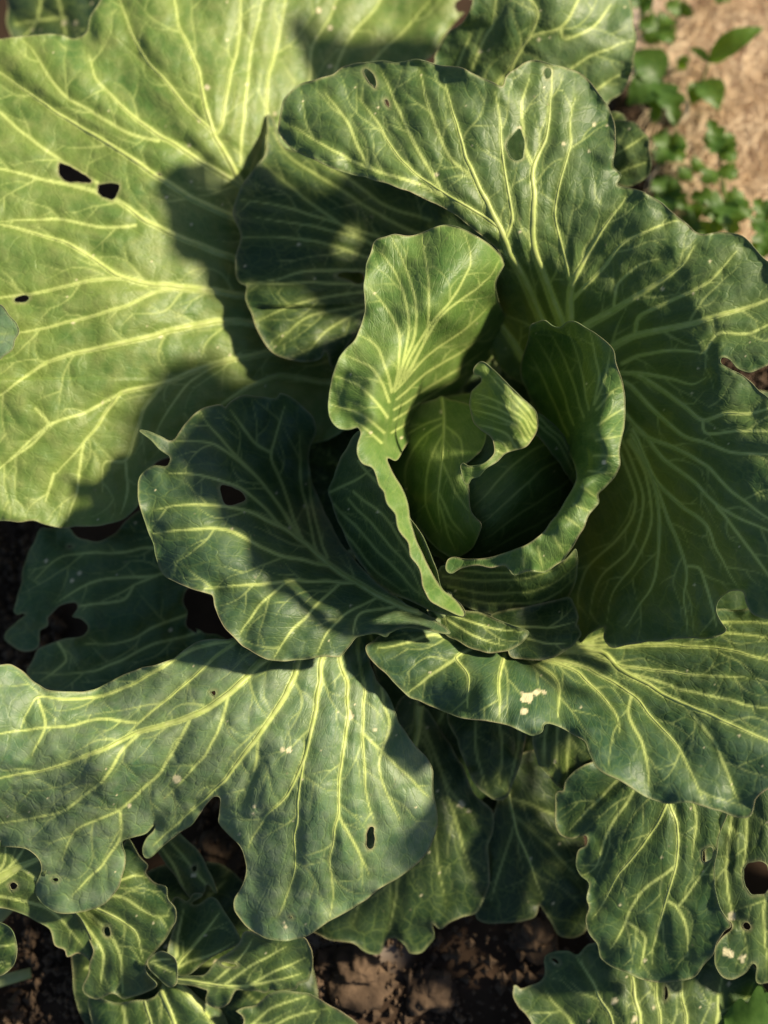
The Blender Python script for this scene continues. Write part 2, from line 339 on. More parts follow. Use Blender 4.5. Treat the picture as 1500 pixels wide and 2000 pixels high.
LEAF_N = [0]
def leaf(parent, outline, zctl, base, veins, holes=(), scars=(), h=3.0, tint=(1, 1, 1), frill=.45, wave=62, rough=.18, quilt=1.0,
         cell=(70, 46), dens=1.0, tubes=4.4, stem=None, name='leaf', label=None, teeth=2.0, hv=1.0, pleat=.28, vs=1.0):
    LEAF_N[0] += 1; seed = LEAF_N[0]*17; rng = np.random.RandomState(seed); nz = Noise(seed); nz2 = Noise(seed+5)
    ol = catmull(pts(outline), True, 5)
    # little irregularities along the margin
    t = np.roll(ol, -1, 0)-np.roll(ol, 1, 0); t /= np.hypot(*t.T)[:, None]+1e-9; s = np.arange(len(ol))
    k = nz(s*.23, s*0+3.3)*teeth+nz2(s*.06, s*0+9.1)*teeth*1.6
    ol = ol+np.c_[t[:, 1], -t[:, 0]]*k[:, None]
    x0, y0 = ol.min(0)-8; x1, y1 = ol.max(0)+8
    g = Grid(x0, y0, x1, y1, h); D = np.full((g.ny, g.nx), 60.0); g.stamp(D, np.r_[ol, ol[:1]], 60)
    ins = g.inside(ol); HD = np.full((g.ny, g.nx), 60.0)
    for hs in holes:
        hl = catmull(pts(hs) if isinstance(hs, str) else hs, True, 4)
        hl = hl+np.c_[nz(np.arange(len(hl))*.5, np.arange(len(hl))*0.+1), nz2(np.arange(len(hl))*.5, np.arange(len(hl))*0.+2)]*2.3
        ins &= ~g.inside(hl); g.stamp(HD, np.r_[hl, hl[:1]], 30)
    D0 = np.where(ins, D, -D); Dm = np.minimum(D, HD); S = np.where(ins, Dm, -Dm)
    # veins
    mains = []
    for v in veins:
        wa, wb, ps = v[0], v[1], v[2]; ln = catmull(pts(ps), False, 5)
        i = np.arange(len(ln)); ln = ln+np.c_[nz(i*.16, i*0+seed), nz2(i*.16, i*0+seed)]*1.8*np.minimum(1, i/6)[:, None]
        f = 1.0 if wa >= 12 else (.55 if wa < 8 else .68)
        tt = np.linspace(0, 1, len(ln)); mains.append((ln, wa*f*(1-tt)+wb*.5*tt-3.6*np.clip((tt-.62)/.38, 0, 1)**1.4))
    br = walk_branches(g, D0, mains, rng, 2, dens)
    dm = np.full(D.shape, 60.0); ds = np.full(D.shape, 60.0)
    for ln, w in mains: g.stamp(dm, ln, 46, w)
    for ln, w, lv in br: g.stamp(ds, ln, 26, w)
    vein = np.maximum(np.clip(1-dm/2.2, 0, 1)*.9, np.clip(1-ds/2.4, 0, 1)*.5)*vs
    halo = np.maximum(np.exp(-np.maximum(dm, 0)/11), .22*np.exp(-np.maximum(ds, 0)/7))*hv
    sc = np.zeros(D.shape)
    cand = np.argwhere(D0 > 12); extra = [(g.X[j, i], g.Y[j, i], rng.uniform(1.5, 4.2)) for j, i in cand[rng.randint(len(cand), size=int(len(cand)*h*h/16000)+1)]]
    for sx, sy, sr in list(scars)+extra:
        q = np.hypot(g.X-sx, g.Y-sy)+nz.fbm(g.X/9, g.Y/9)*sr*.45; sc = np.maximum(sc, np.clip((sr-q)/2.5, 0, 1))
    edge = np.maximum(np.clip(1-D/4.5, 0, 1), np.clip(1-HD/7, 0, 1))
    # height above the ground, metres
    Z = tps(zctl)(g.X, g.Y)
    Z = Z+frill*np.exp(-D/38)*nz.fbm(g.X/wave, g.Y/wave, 2)*1.5+frill*.45*np.exp(-D/15)*nz2.fbm(g.X/28+5, g.Y/28, 2)+rough*nz2.fbm(g.X/110, g.Y/110, 3)+.035*nz.fbm(g.X/22, g.Y/22, 2)
    rr = np.hypot(g.X-base[0], g.Y-base[1]); th = np.arctan2(g.Y-base[1], g.X-base[0]); Rm = max(150., rr[ins].mean())
    Z = Z+pleat*np.minimum(1.3, rr/Rm)**1.5*nz.fbm((th+4)*Rm/75, rr/420+3, 2)
    Z = Z-quilt*(.17*np.exp(-(np.maximum(dm, 0)/17)**2)+.06*np.exp(-(np.maximum(ds, 0)/9)**2))-.10*np.exp(-HD/8)
    Z = np.maximum(Z, .6)/100
    x, y, F, loops = march(g, S)
    z = g.sample(Z, x, y); V = unproj(x, y, z)
    me = bpy.data.meshes.new(name)
    nv = len(V); allV = [V]; mi = [0]*len(F)
    # rounded margin bead gives the blade its thickness along every edge
    for lp in loops:
        p2 = np.c_[x[lp], y[lp]]
        for _ in range(2): p2 = (np.roll(p2, 1, 0)+2*p2+np.roll(p2, -1, 0))/4
        p3 = unproj(p2[:, 0], p2[:, 1], g.sample(Z, p2[:, 0], p2[:, 1])); m = len(p3)
        tt = np.roll(p3, -1, 0)-np.roll(p3, 1, 0); tt /= np.linalg.norm(tt, axis=1)[:, None]+1e-12
        bb = np.cross(tt, [0.1, -.2, 1.0]); bb /= np.linalg.norm(bb, axis=1)[:, None]+1e-12; nn = np.cross(bb, tt); r = .00034
        for q in range(4):
            a = q*math.pi/2; allV.append(p3+r*(math.cos(a)*bb+math.sin(a)*nn))
        for q in range(4):
            A = nv+q*m; B = nv+((q+1) % 4)*m
            for i in range(m): i2 = (i+1) % m; F.append((A+i, A+i2, B+i2, B+i)); mi.append(1)
        nv += 4*m
    V = np.concatenate(allV); me.from_pydata(V.tolist(), [], F)
    me.polygons.foreach_set('material_index', mi)
    b = np.array(base, float); rr = np.hypot(x-b[0], y-b[1]); th = np.arctan2(y-b[1], x-b[0]); mth_ = math.atan2(np.mean(y)-b[1], np.mean(x)-b[0])
    th = (th-mth_+math.pi) % (2*math.pi)-math.pi; R0 = max(120, np.mean(rr))
    luv = np.zeros((len(V), 3)); luv[:len(x), 0] = rr/cell[0]; luv[:len(x), 1] = th*R0/cell[1]+seed
    for nm, G in (('vein', vein), ('halo', halo), ('scar', sc), ('edge', edge)):
        arr = np.zeros(len(V), np.float32); arr[:len(x)] = g.sample(G, x, y); at = me.attributes.new(nm, 'FLOAT', 'POINT'); at.data.foreach_set('value', arr)
    at = me.attributes.new('luv', 'FLOAT_VECTOR', 'POINT'); at.data.foreach_set('vector', luv.astype(np.float32).ravel())
    smooth(me)
    o = link(name, me, [M_LEAF, M_RIM], parent); o.color = (*tint, 1)  # some tints carry light: raised on sunlit blades, lowered on shaded ones
    if label: o['label'] = label
    # thick ribs: real raised ridges
    for ln, w in mains:
        if w[0] < tubes: continue
        kk = g.sample(S, ln[:, 0], ln[:, 1]) > 1.5
        if kk.sum() < 6: continue
        i0 = int(np.argmax(kk)); i1 = i0
        while i1 < len(kk) and kk[i1]: i1 += 1
        l2 = ln[i0:i1]; w2 = w[i0:i1].copy()
        if len(l2) < 6: continue
        w2 = np.maximum(w2, .05); w2 *= np.minimum(1, (np.arange(len(l2))[::-1]+.5)/10)
        zz = g.sample(Z, l2[:, 0], l2[:, 1]); p3 = unproj(l2[:, 0], l2[:, 1], zz)
        e = 3.0; px_ = unproj(l2[:, 0]+e, l2[:, 1], g.sample(Z, l2[:, 0]+e, l2[:, 1])); py_ = unproj(l2[:, 0], l2[:, 1]-e, g.sample(Z, l2[:, 0], l2[:, 1]-e))
        nr = np.cross(px_-p3, py_-p3); nr /= np.linalg.norm(nr, axis=1)[:, None]+1e-12
        for _ in range(3): nr[1:-1] = (nr[:-2]+nr[1:-1]+nr[2:])/3
        mpp = np.linalg.norm(p3-CAM, axis=1)/FPX
        tube_obj('vein', p3-nr*(.08*w2*mpp)[:, None], .46*w2*mpp, M_VEIN, o, nrm=nr, n=7, flat=.55, half=True)
    if stem is not None:
        bz = g.sample(Z, b[:1], b[1:2])[0]; p0 = unproj(b[0], b[1], bz-.004); p1 = np.array(stem); u = np.linspace(0, 1, 9)[:, None]
        mid = p0*.35+p1*.65; mid[2] = min(p0[2], p1[2]+.02)
        path = (1-u)**2*p0+2*u*(1-u)*mid+u*u*p1
        tube_obj('petiole', path, np.linspace(.0045, .009, 9), M_STEM, o, n=8, flat=.75)
    return o

# ------------------------------------------------------------------ the ground
def ground():
    n = 220; xs = np.linspace(-1.3, 1.3, n); X, Y = np.meshgrid(xs, xs); nz = Noise(5)
    dry = np.clip((X-.290-(.40-Y)*.36)/.03*(1)+nz.fbm(X*14, Y*14)*1.0, 0, 1)*np.clip((Y-.2)/.05, 0, 1)
    dry = np.maximum(dry, .75*np.clip(nz.fbm(X*6+3, Y*6)*1.6-.5, 0, 1)*(Y < -.2)*(X < .12))
    Z = .006*nz.fbm(X*8, Y*8, 3)+.002*nz.fbm(X*40, Y*40, 2)-.004
    V = np.stack([X, Y, Z], -1).reshape(-1, 3)
    idx = np.arange(n*n).reshape(n, n); F = np.stack([idx[:-1, :-1], idx[:-1, 1:], idx[1:, 1:], idx[1:, :-1]], -1).reshape(-1, 4)
    me = bpy.data.meshes.new('ground'); V = V.tolist(); F = F.tolist()
    # skirt out to the horizon
    c = [idx[0, 0], idx[0, -1], idx[-1, -1], idx[-1, 0]]; k = len(V)
    V += [[-60, -60, -.02], [60, -60, -.02], [60, 60, -.02], [-60, 60, -.02]]
    edges = [idx[0, :], idx[:, -1], idx[-1, ::-1], idx[::-1, 0]]
    for q, e in enumerate(edges):
        e = [int(v) for v in e]
        F.append(e[::-1]+[k+q, k+(q+1) % 4])
    me.from_pydata(V, [], F); at = me.attributes.new('dry', 'FLOAT', 'POINT'); at.data.foreach_set('value', np.r_[dry.ravel(), [.3]*4].astype(np.float32)); smooth(me)
    tag(link('ground', me, M_SOIL), kind='structure')
ground()

# ------------------------------------------------------------------ the big cabbage
C0 = P(940, 960, 0.0)
cab = empty('cabbage_plant', (C0.x, C0.y, 0))
tag(cab, 'large open green cabbage with curled wrapper leaves around its round head', 'cabbage')
ST = (C0.x, C0.y, .045)
tube_obj('stem', [(C0.x, C0.y, z) for z in (-.03, .02, .05, .08, .10)], [.02, .022, .024, .028, .03], M_STEM, cab, n=14)

DK = (.75, .9, .78)
# far upper-left blade
leaf(cab, "-70,95 0,75 40,70 80,68 115,70 140,78 155,75 172,62 176,40 190,15 205,-10 230,-60 400,-90 600,-90 800,-80 925,-60 930,-20 915,10 880,55 850,105 825,125 780,160 720,250 700,400 720,600 760,740 640,860 480,880 400,900 330,893 308,903 285,940 268,985 240,1013 200,1024 150,1028 110,1030 70,1019 30,1021 0,1018 -70,1010",
 [(760,740,12),(640,720,14),(520,560,15.5),(480,340,17.5),(430,230,20.5),(600,120,16.5),(850,60,14.5),(300,450,20),(300,650,19),(250,250,21),(100,150,22.5),(180,30,22.5),(0,300,23),(-60,500,22.5),(0,700,21.5),(0,900,19.5),(150,1020,16.5),(270,980,16),(330,880,15.5),(450,800,15.5),(400,-80,20.5),(700,-80,16),(920,-40,14.5)],
 (780,740),
 [(16,5,"600,560 540,450 478,365 445,312 420,265 405,220 385,130 350,50 335,-40"),(8,4,"422,262 435,240 445,170 462,100 470,40 470,-60"),(8,4,"415,255 360,205 325,160 295,130 265,80 240,20 225,-30"),
  (15,5,"580,480 480,372 400,320 340,282 270,235 220,190 185,150 175,110"),(7,4,"310,275 250,260 180,220 120,180 60,95 45,78"),
  (15,5,"600,500 455,425 390,395 330,360 250,305 150,245 80,200 0,142 -60,110"),
  (14,5,"600,560 455,505 380,475 300,440 225,390 150,365 80,350 0,330 -60,310"),(6,4,"265,440 200,445 120,430 60,430 0,432"),(7,4,"190,357 120,315 50,265 0,220 -50,190"),
  (15,6,"640,600 480,580 400,565 300,555 235,540 195,515 130,475 60,455 10,440 -50,425"),(8,4,"240,542 170,550 90,570 20,580 -50,585"),
  (15,5,"640,660 505,637 450,627 380,635 300,655 200,680 100,705 0,772 -50,800"),(8,4,"430,572 320,568 240,600 130,630 40,650 -40,665"),
  (15,5,"680,690 535,690 470,700 415,712 320,748 240,768 220,790 165,865 110,925"),(7,4,"240,766 170,805 95,832 40,880 -20,930"),(6,4,"70,798 95,830 60,870 0,915"),
  (12,5,"700,740 640,748 550,735 500,750 435,787 400,815"),(8,4,"320,750 282,800 262,860 245,900 205,905 200,960"),(6,4,"163,865 150,960 130,1020"),(6,4,"245,900 250,960 235,1005"),(6,4,"105,925 90,980"),
  (9,5,"512,400 515,310 520,250 525,150 545,70 565,-40"),(7,4,"600,300 605,150 610,95 640,40 665,-20"),(6,3,"640,260 655,145 680,80 730,20 760,-40"),(5,3,"470,320 475,250 490,110 520,-40"),(6,3,"690,200 720,130 790,60 850,-10"),(5,3,"470,690 380,740 330,800 300,860")],
 holes=["118,318 135,325 180,350 175,357 135,355 115,342","192,360 232,360 230,380 220,390 195,382 190,370","888,8 905,-5 922,0 915,18 895,24","28,583 45,577 58,581 50,590 35,591","308,340 314,337 316,342 310,345"],
 scars=[(404,170,5),(370,283,4),(622,20,8),(645,55,6)], frill=.5, wave=75, stem=ST, hv=1.5, tint=(3.3,2.6,1.7))

# blade behind the upper rim
leaf(cab, "850,115 870,70 905,40 922,0 915,-80 930,-220 1050,-270 1170,-220 1215,-80 1232,0 1238,45 1243,85 1236,120 1228,150 1215,180 1190,200 1150,300 1000,400 900,300 830,200",
 [(880,80,22),(930,-80,26),(950,-220,29),(1150,-200,28),(1100,0,24.5),(1238,80,20.5),(1190,195,19),(1000,350,15),(1050,150,20.5),(1200,-60,21.5)], (1000,420),
 [(8,4,"940,200 975,155 1010,110 1050,35 1030,-10 1000,-60"),(8,4,"970,190 1010,110 1045,68 1095,55 1130,0 1150,-50"),(7,4,"900,180 940,90 965,40 970,-60"),(6,4,"1095,55 1105,75 1160,50 1195,10"),(5,3,"1090,230 1150,185 1230,135"),(5,3,"1070,190 1120,130 1200,90 1238,80"),(5,3,"880,170 900,110 925,60")],
 h=3.5, stem=ST, tint=(1.8,1.7,1.6))
leaf(cab, "1180,300 1195,240 1215,235 1240,238 1255,255 1265,270 1266,290 1272,320 1268,340 1250,355 1225,366 1190,360 1150,380 1120,340",
 [(1200,240,20),(1270,310,20.5),(1230,365,19),(1120,340,17),(1220,300,21)], (1080,400), [(5,3,"1130,360 1190,310 1260,265"),(5,3,"1140,370 1200,340 1265,315")], h=3.5, tint=(1.1,1.1,1.05), stem=ST)
leaf(cab, "1150,260 1180,222 1200,215 1218,222 1226,238 1205,262 1160,300", [(1150,280,16.5),(1200,216,18),(1225,238,17.5)], (1100,330), [(4,3,"1150,280 1185,245 1210,222")], h=4, tint=(1.15,1.15,1.15), stem=ST)

# inner-left blade under the upper rim, its shade partly put into the tint
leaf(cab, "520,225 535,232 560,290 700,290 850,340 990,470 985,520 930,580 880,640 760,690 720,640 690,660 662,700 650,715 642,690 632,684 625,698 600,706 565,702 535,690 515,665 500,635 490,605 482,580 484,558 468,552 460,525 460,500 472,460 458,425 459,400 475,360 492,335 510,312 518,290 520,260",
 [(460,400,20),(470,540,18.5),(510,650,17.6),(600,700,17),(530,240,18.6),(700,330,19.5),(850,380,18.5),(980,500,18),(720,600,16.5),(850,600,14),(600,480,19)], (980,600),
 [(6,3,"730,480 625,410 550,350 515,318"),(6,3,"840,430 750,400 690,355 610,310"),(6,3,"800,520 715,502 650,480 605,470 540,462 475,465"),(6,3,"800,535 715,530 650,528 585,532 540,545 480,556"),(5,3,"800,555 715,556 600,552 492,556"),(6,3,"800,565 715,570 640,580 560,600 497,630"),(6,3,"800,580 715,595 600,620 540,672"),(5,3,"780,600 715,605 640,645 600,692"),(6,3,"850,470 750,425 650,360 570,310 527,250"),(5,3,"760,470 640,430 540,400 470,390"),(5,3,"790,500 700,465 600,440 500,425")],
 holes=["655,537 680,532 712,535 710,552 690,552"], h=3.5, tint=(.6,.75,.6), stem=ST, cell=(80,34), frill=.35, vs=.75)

# the great upper and right-hand blade
leaf(cab, "545,262 548,225 555,200 572,178 600,162 650,150 670,135 700,124 745,121 775,126 812,117 850,126 895,131 940,148 968,163 981,168 987,152 1008,132 1045,117 1078,127 1110,134 1145,152 1168,182 1190,215 1200,245 1200,290 1197,325 1214,342 1205,362 1245,370 1290,392 1330,425 1357,452 1375,458 1420,457 1455,467 1475,488 1490,505 1520,520 1600,550 1640,650 1575,690 1520,705 1490,715 1462,727 1440,720 1425,702 1410,697 1408,710 1430,725 1465,745 1490,770 1520,790 1580,810 1660,880 1680,1050 1640,1200 1575,1225 1530,1215 1490,1205 1470,1197 1458,1175 1450,1155 1425,1155 1405,1170 1400,1190 1412,1215 1422,1232 1390,1246 1330,1243 1285,1252 1225,1257 1195,1262 1180,1245 1182,1222 1150,1235 1130,1255 1105,1240 1090,1180 1070,1100 1080,1000 1120,900 1130,800 1090,760 1040,760 980,720 940,640 950,580 985,505 900,425 800,378 700,342 620,318 570,292",
 [(1060,740,14),(1080,620,19),(1030,600,17.5),(985,500,24.5),(960,600,17),(1000,350,27.5),(900,420,27),(700,330,27.3),(560,260,27.3),(600,170,27.5),(800,130,28.5),(1000,150,28.5),(1180,220,26.5),(1200,360,27),(1100,450,25),(1150,560,22.5),(1300,420,26.5),(1300,600,23.5),(1480,500,26),(1560,620,25.5),(1400,680,24.5),(1220,690,19),(1230,760,18.5),(1400,800,24.5),(1550,900,28.5),(1660,980,31.5),(1640,1180,31),(1300,900,20.3),(1220,900,16),(1150,1000,12),(1250,1050,17),(1400,1000,25),(1500,1100,28),(1400,1180,23.5),(1300,1240,19.5),(1190,1240,17),(1100,1180,11),(1180,1130,13.5)],
 (1080,740),
 [(19,6,"1075,680 1052,613 1020,540 993,490 977,448 950,395 908,300 887,224 865,150"),(19,5,"1110,680 1092,620 1068,555 1042,480 1041,427 1042,370 1042,325 1065,270 1078,170 1075,130"),(8,4,"1042,325 1025,290 1022,250 1020,200 1035,150"),
  (17,5,"1112,690 1113,624 1116,560 1143,505 1185,437 1223,385"),(9,4,"1118,585 1180,522 1223,470 1310,435 1335,430"),(8,4,"1112,545 1097,480 1084,416 1095,352 1115,280 1112,240 1125,190"),
  (10,4,"985,470 1000,425 983,315 975,224 967,180"),(9,4,"975,445 915,405 865,375 785,315 727,224 700,190"),(7,4,"860,368 815,290 775,205 745,140"),(6,4,"925,345 880,310 840,215 820,140"),(7,4,"865,382 805,355 740,335 650,295 570,245"),(6,4,"745,338 720,325 700,290 680,240 635,180"),
  (15,5,"1130,645 1158,630 1196,608 1265,565 1330,522 1356,480"),(6,4,"1199,600 1207,555 1250,517 1290,505"),(13,6,"1180,690 1208,672 1240,656 1312,640 1380,624 1460,600 1560,565"),(9,4,"1240,654 1248,620 1296,594 1344,572 1392,544 1440,490"),
  (8,4,"1215,710 1248,696 1312,684 1376,690 1384,702"),(6,4,"1376,689 1404,652 1468,650 1540,610"),(11,4,"1180,728 1216,730 1256,730 1312,740 1352,750 1380,736"),(11,5,"1235,728 1296,764 1340,796 1372,820 1416,808 1468,808 1560,775"),(6,4,"1372,820 1380,848 1440,842 1560,842"),
  (10,5,"1200,738 1232,756 1280,804 1332,848 1384,868 1432,884 1560,890"),(10,4,"1215,800 1245,840 1268,856 1312,872 1372,904 1424,956 1500,1012 1565,1045"),(9,4,"1240,830 1260,852 1296,896 1360,944 1400,988 1452,1016 1560,1060"),
  (10,4,"1235,840 1280,936 1328,984 1380,1028 1400,1076 1440,1145"),(9,4,"1232,850 1276,936 1300,1000 1340,1108 1336,1160 1344,1235"),(6,4,"1340,1106 1366,1112 1390,1180 1400,1225"),(8,4,"1230,860 1275,940 1288,1020 1280,1124 1256,1172 1222,1225"),(6,3,"1225,860 1262,930 1272,1020 1240,1100 1200,1150 1185,1215"),(5,3,"1215,860 1255,960 1250,1020 1225,1080 1170,1130 1150,1210"),(5,3,"1200,860 1240,960 1235,1010 1200,1060 1140,1120 1125,1220"),(6,4,"1400,990 1470,1080 1520,1150"),(14,9,"1020,700 985,645 945,590 930,560")],
 holes=["708,140 716,132 726,143 735,165 734,172 722,163","749,195 757,193 762,203 760,212 752,207","1008,255 1016,250 1021,262 1023,290 1021,308 1008,313 997,308 990,292 992,275","1063,135 1072,131 1078,138 1076,150 1065,156"],
 scars=[(1160,243,4),(1150,295,3),(1185,245,3)], frill=.55, wave=70, stem=ST, hv=1.1, tint=(1.6,1.55,1.35))

# left wrapper with its rolled-out rim
leaf(cab, "985,512 968,488 940,465 915,450 890,440 865,438 840,445 815,458 795,463 765,460 740,468 730,480 718,520 713,560 714,610 705,645 690,670 665,700 648,740 640,780 645,815 660,835 680,838 700,832 708,845 702,862 700,885 710,905 728,915 740,948 752,962 755,985 772,1005 780,1038 796,1060 802,1088 818,1112 828,1148 842,1176 868,1188 905,1203 896,1180 866,1156 850,1132 832,1090 806,1030 793,980 783,950 765,915 757,895 775,900 800,860 860,800 900,760 930,720 960,700 990,640 970,590 965,550",
 [(720,540,30.6),(850,440,29.6),(985,512,26.8),(640,780,29.6),(700,835,29),(800,540,29.9),(750,660,30),(700,770,30),(880,625,28.3),(795,720,29),(752,820,29.5),(940,560,27.4),(910,655,19),(830,745,18.5),(785,835,18.5),(900,690,16),(840,775,15.5),(960,600,19),(960,700,13),(900,760,12.5),(820,840,12.5),(742,925,28.6),(790,1010,27.8),(840,1160,25),(900,1198,21.5),(800,985,28),(852,1135,25.2),(770,905,26)], (790,800),
 [(7,3,"770,760 785,715 810,660 812,600 792,520 765,465"),(6,3,"780,750 800,700 843,633 880,587 920,517 905,450"),(6,3,"790,740 861,620 955,545 975,508"),(6,3,"772,755 782,660 759,610 718,560"),(6,3,"765,765 740,680 700,655"),(6,3,"760,785 730,720 675,695"),(6,3,"757,815 707,755 650,735"),(6,3,"750,845 700,805 645,790"),(5,3,"745,865 690,815"),(6,3,"790,735 835,650 835,540 825,455"),(5,3,"775,750 800,640 775,540 735,480"),
  (4,2,"775,780 830,730 900,690 960,640"),(4,2,"770,800 830,760 900,720 950,680"),(4,2,"770,820 820,785 880,750 920,725"),(4,2,"770,765 830,700 900,650 960,595"),(4,2,"765,845 810,815 860,780")],
 h=2.6, tint=(2.3,2.2,1.3), vs=.8, hv=.7, quilt=.6, cell=(60,18), frill=.35, wave=55, stem=None, dens=1.2)
leaf(cab, "708,845 690,855 670,890 650,935 640,960 648,985 665,1030 690,1080 730,1130 780,1165 840,1192 905,1203 895,1175 865,1150 855,1120 820,1040 770,960 740,910 715,890",
 [(770,980,26),(840,1120,23.5),(650,960,20),(690,1080,18),(840,1192,20),(700,870,24),(750,1050,22),(900,1200,20)], (720,860),
 [(5,3,"652,985 717,1053 780,1120 840,1180"),(5,3,"690,960 760,1020 815,1110 850,1165"),(5,3,"700,900 760,975 800,1040"),(6,3,"642,962 690,940 730,915"),(4,2,"660,1020 720,1100 790,1160"),(4,2,"680,975 740,1040 800,1110 835,1175")], h=3, tint=DK, cell=(60,26), vs=.55, hv=.5)

# right wrapper with its rolled-out rim
leaf(cab, "1030,660 1035,635 1048,630 1065,625 1080,637 1095,640 1110,628 1125,627 1145,637 1165,650 1185,668 1198,690 1203,720 1213,745 1222,775 1224,800 1220,840 1213,880 1212,910 1203,928 1180,950 1165,965 1168,982 1150,1005 1135,1035 1120,1060 1100,1090 1085,1100 1062,1117 1030,1115 1005,1124 994,1113 985,1104 960,1110 930,1106 898,1111 880,1120 870,1112 876,1094 890,1088 910,1092 950,1090 1000,1074 1045,1050 1080,1012 1106,970 1124,938 1120,905 1090,850 1060,820 1040,790 1020,740 1022,700",
 [(1224,800,26.6),(1165,972,26.2),(1100,1090,25.2),(1062,1116,24.8),(1010,1121,24.8),(880,1108,23.8),(940,1100,24.6),(1120,628,27.5),(1040,635,26),(1166,740,29),(1150,850,29),(1128,940,28.6),(1088,1018,27.8),(1020,1078,26.4),(1150,680,26.8),(1120,800,22),(1100,700,22),(1060,760,17.5),(1040,790,15),(1100,860,16.5),(1108,918,19.5),(1072,1005,24.5)], (1060,880),
 [(5,3,"1168,830 1220,795"),(5,3,"1165,860 1217,850"),(5,3,"1160,890 1212,890"),(5,3,"1150,920 1203,925"),(5,3,"1135,950 1168,972"),(5,3,"1120,985 1158,1000"),(5,3,"1105,1010 1138,1032"),(5,3,"1080,1045 1105,1085"),(5,3,"1050,1068 1062,1112"),(5,3,"1020,1090 1025,1112"),(5,3,"1165,800 1175,790 1200,760 1216,755"),(5,3,"1160,790 1175,760 1190,700 1192,680"),(5,3,"1160,790 1170,740 1160,680 1150,642"),(4,2,"1150,800 1130,700 1105,640"),(4,2,"1140,815 1110,720 1070,640"),(4,2,"1120,830 1090,740 1045,655"),(4,2,"1110,850 1070,760 1035,690")],
 h=2.6, tint=(1.6,1.75,1.1), vs=.5, hv=.5, quilt=.6, cell=(55,20), frill=.3, wave=50, scars=[(1180,905,5)])
leaf(cab, "873,1104 930,1100 1000,1105 1060,1108 1100,1095 1125,1070 1128,1120 1110,1165 1090,1195 1000,1200 930,1190 880,1165 855,1130",
 [(900,1106,19),(1050,1110,19.5),(1125,1075,19),(900,1180,15.5),(1000,1195,15),(1100,1170,15),(860,1130,17.5)], (960,1400),
 [(4,2,"865,1125 950,1135 1050,1125 1120,1085"),(4,2,"875,1145 960,1160 1060,1150 1130,1100"),(4,2,"890,1165 970,1180 1070,1170 1140,1110"),(4,2,"900,1115 1000,1120 1080,1110")], h=3.5, tint=(.55,.7,.55), cell=(50,30), vs=.4, hv=.3)

# unseen walls added below the rolled wrapper rims to stop sun passing under them
def wrapper_sun_block(path, drop, inset, n=60, m=14):
    c = catmull(pts(path)[:, :2], False, 8); zt = np.interp(np.linspace(0, 1, len(c)), np.linspace(0, 1, len(pts(path))), pts(path)[:, 2])
    V = []; F = []; k = len(c); cx, cy = 945, 930; nz = Noise(77)
    for j in range(m+1):
        u = j/m; f = 1-inset*u**1.4; z = zt*(1-u)+drop*u
        V.append(unproj(cx+(c[:, 0]-cx)*f, cy+(c[:, 1]-cy)*f, (z+.25*nz.fbm(np.arange(k)*.2, np.full(k, u*5.)))/100))
    for j in range(m):
        for i in range(k-1): F.append((j*k+i, j*k+i+1, (j+1)*k+i+1, (j+1)*k+i))
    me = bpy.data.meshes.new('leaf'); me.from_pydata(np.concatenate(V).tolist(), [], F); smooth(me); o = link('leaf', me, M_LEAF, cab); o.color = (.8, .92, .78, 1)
wrapper_sun_block("965,530,26 900,520,28 830,540,29 780,600,29 752,680,29 712,760,29 712,815,28.5", 7, .28)
wrapper_sun_block("712,815,28.3 722,880,28 738,925,28 772,990,27.6 800,1050,27 828,1120,25.8 843,1165,24.6", 8, .03)
wrapper_sun_block("1060,640,25 1120,655,26 1160,690,26.5 1176,760,27 1168,850,27 1145,945,26.6 1105,1030,25.6 1035,1090,24 940,1100,23 880,1106,22", 7, .22)
leaf(cab, "620,760 720,640 900,600 1080,640 1200,760 1230,900 1200,1080 1100,1240 940,1290 760,1240 640,1120 590,940", [(940,950,7),(620,900,10),(940,610,9),(1220,900,9),(940,1280,9),(700,1180,9),(1150,1150,9)], (940,960), [(8,4,"900,960 760,940 630,900"),(8,4,"920,1000 820,1120 730,1210"),(8,4,"980,1000 1080,1100 1120,1190"),(8,4,"940,900 900,760 880,640")], h=5, tint=(.6,.75,.55))  # unseen low leaves, this and the next two, added to stop sun leaking through
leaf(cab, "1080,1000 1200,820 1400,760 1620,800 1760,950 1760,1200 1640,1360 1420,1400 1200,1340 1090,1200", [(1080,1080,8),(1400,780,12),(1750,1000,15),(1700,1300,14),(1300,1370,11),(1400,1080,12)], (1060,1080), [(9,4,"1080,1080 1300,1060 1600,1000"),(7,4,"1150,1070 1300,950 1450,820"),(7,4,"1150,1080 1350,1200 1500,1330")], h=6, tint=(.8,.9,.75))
leaf(cab, "760,1180 900,1240 1050,1250 1200,1330 1260,1450 1200,1560 1060,1600 900,1560 780,1440 730,1290", [(800,1220,8),(1200,1350,9),(1150,1570,5),(850,1500,5.5),(1000,1400,7)], (900,1130), [(9,4,"900,1230 960,1380 1010,1560"),(6,4,"920,1290 1050,1380 1180,1430"),(6,4,"920,1310 850,1420 830,1480")], h=6, tint=(.7,.8,.65))
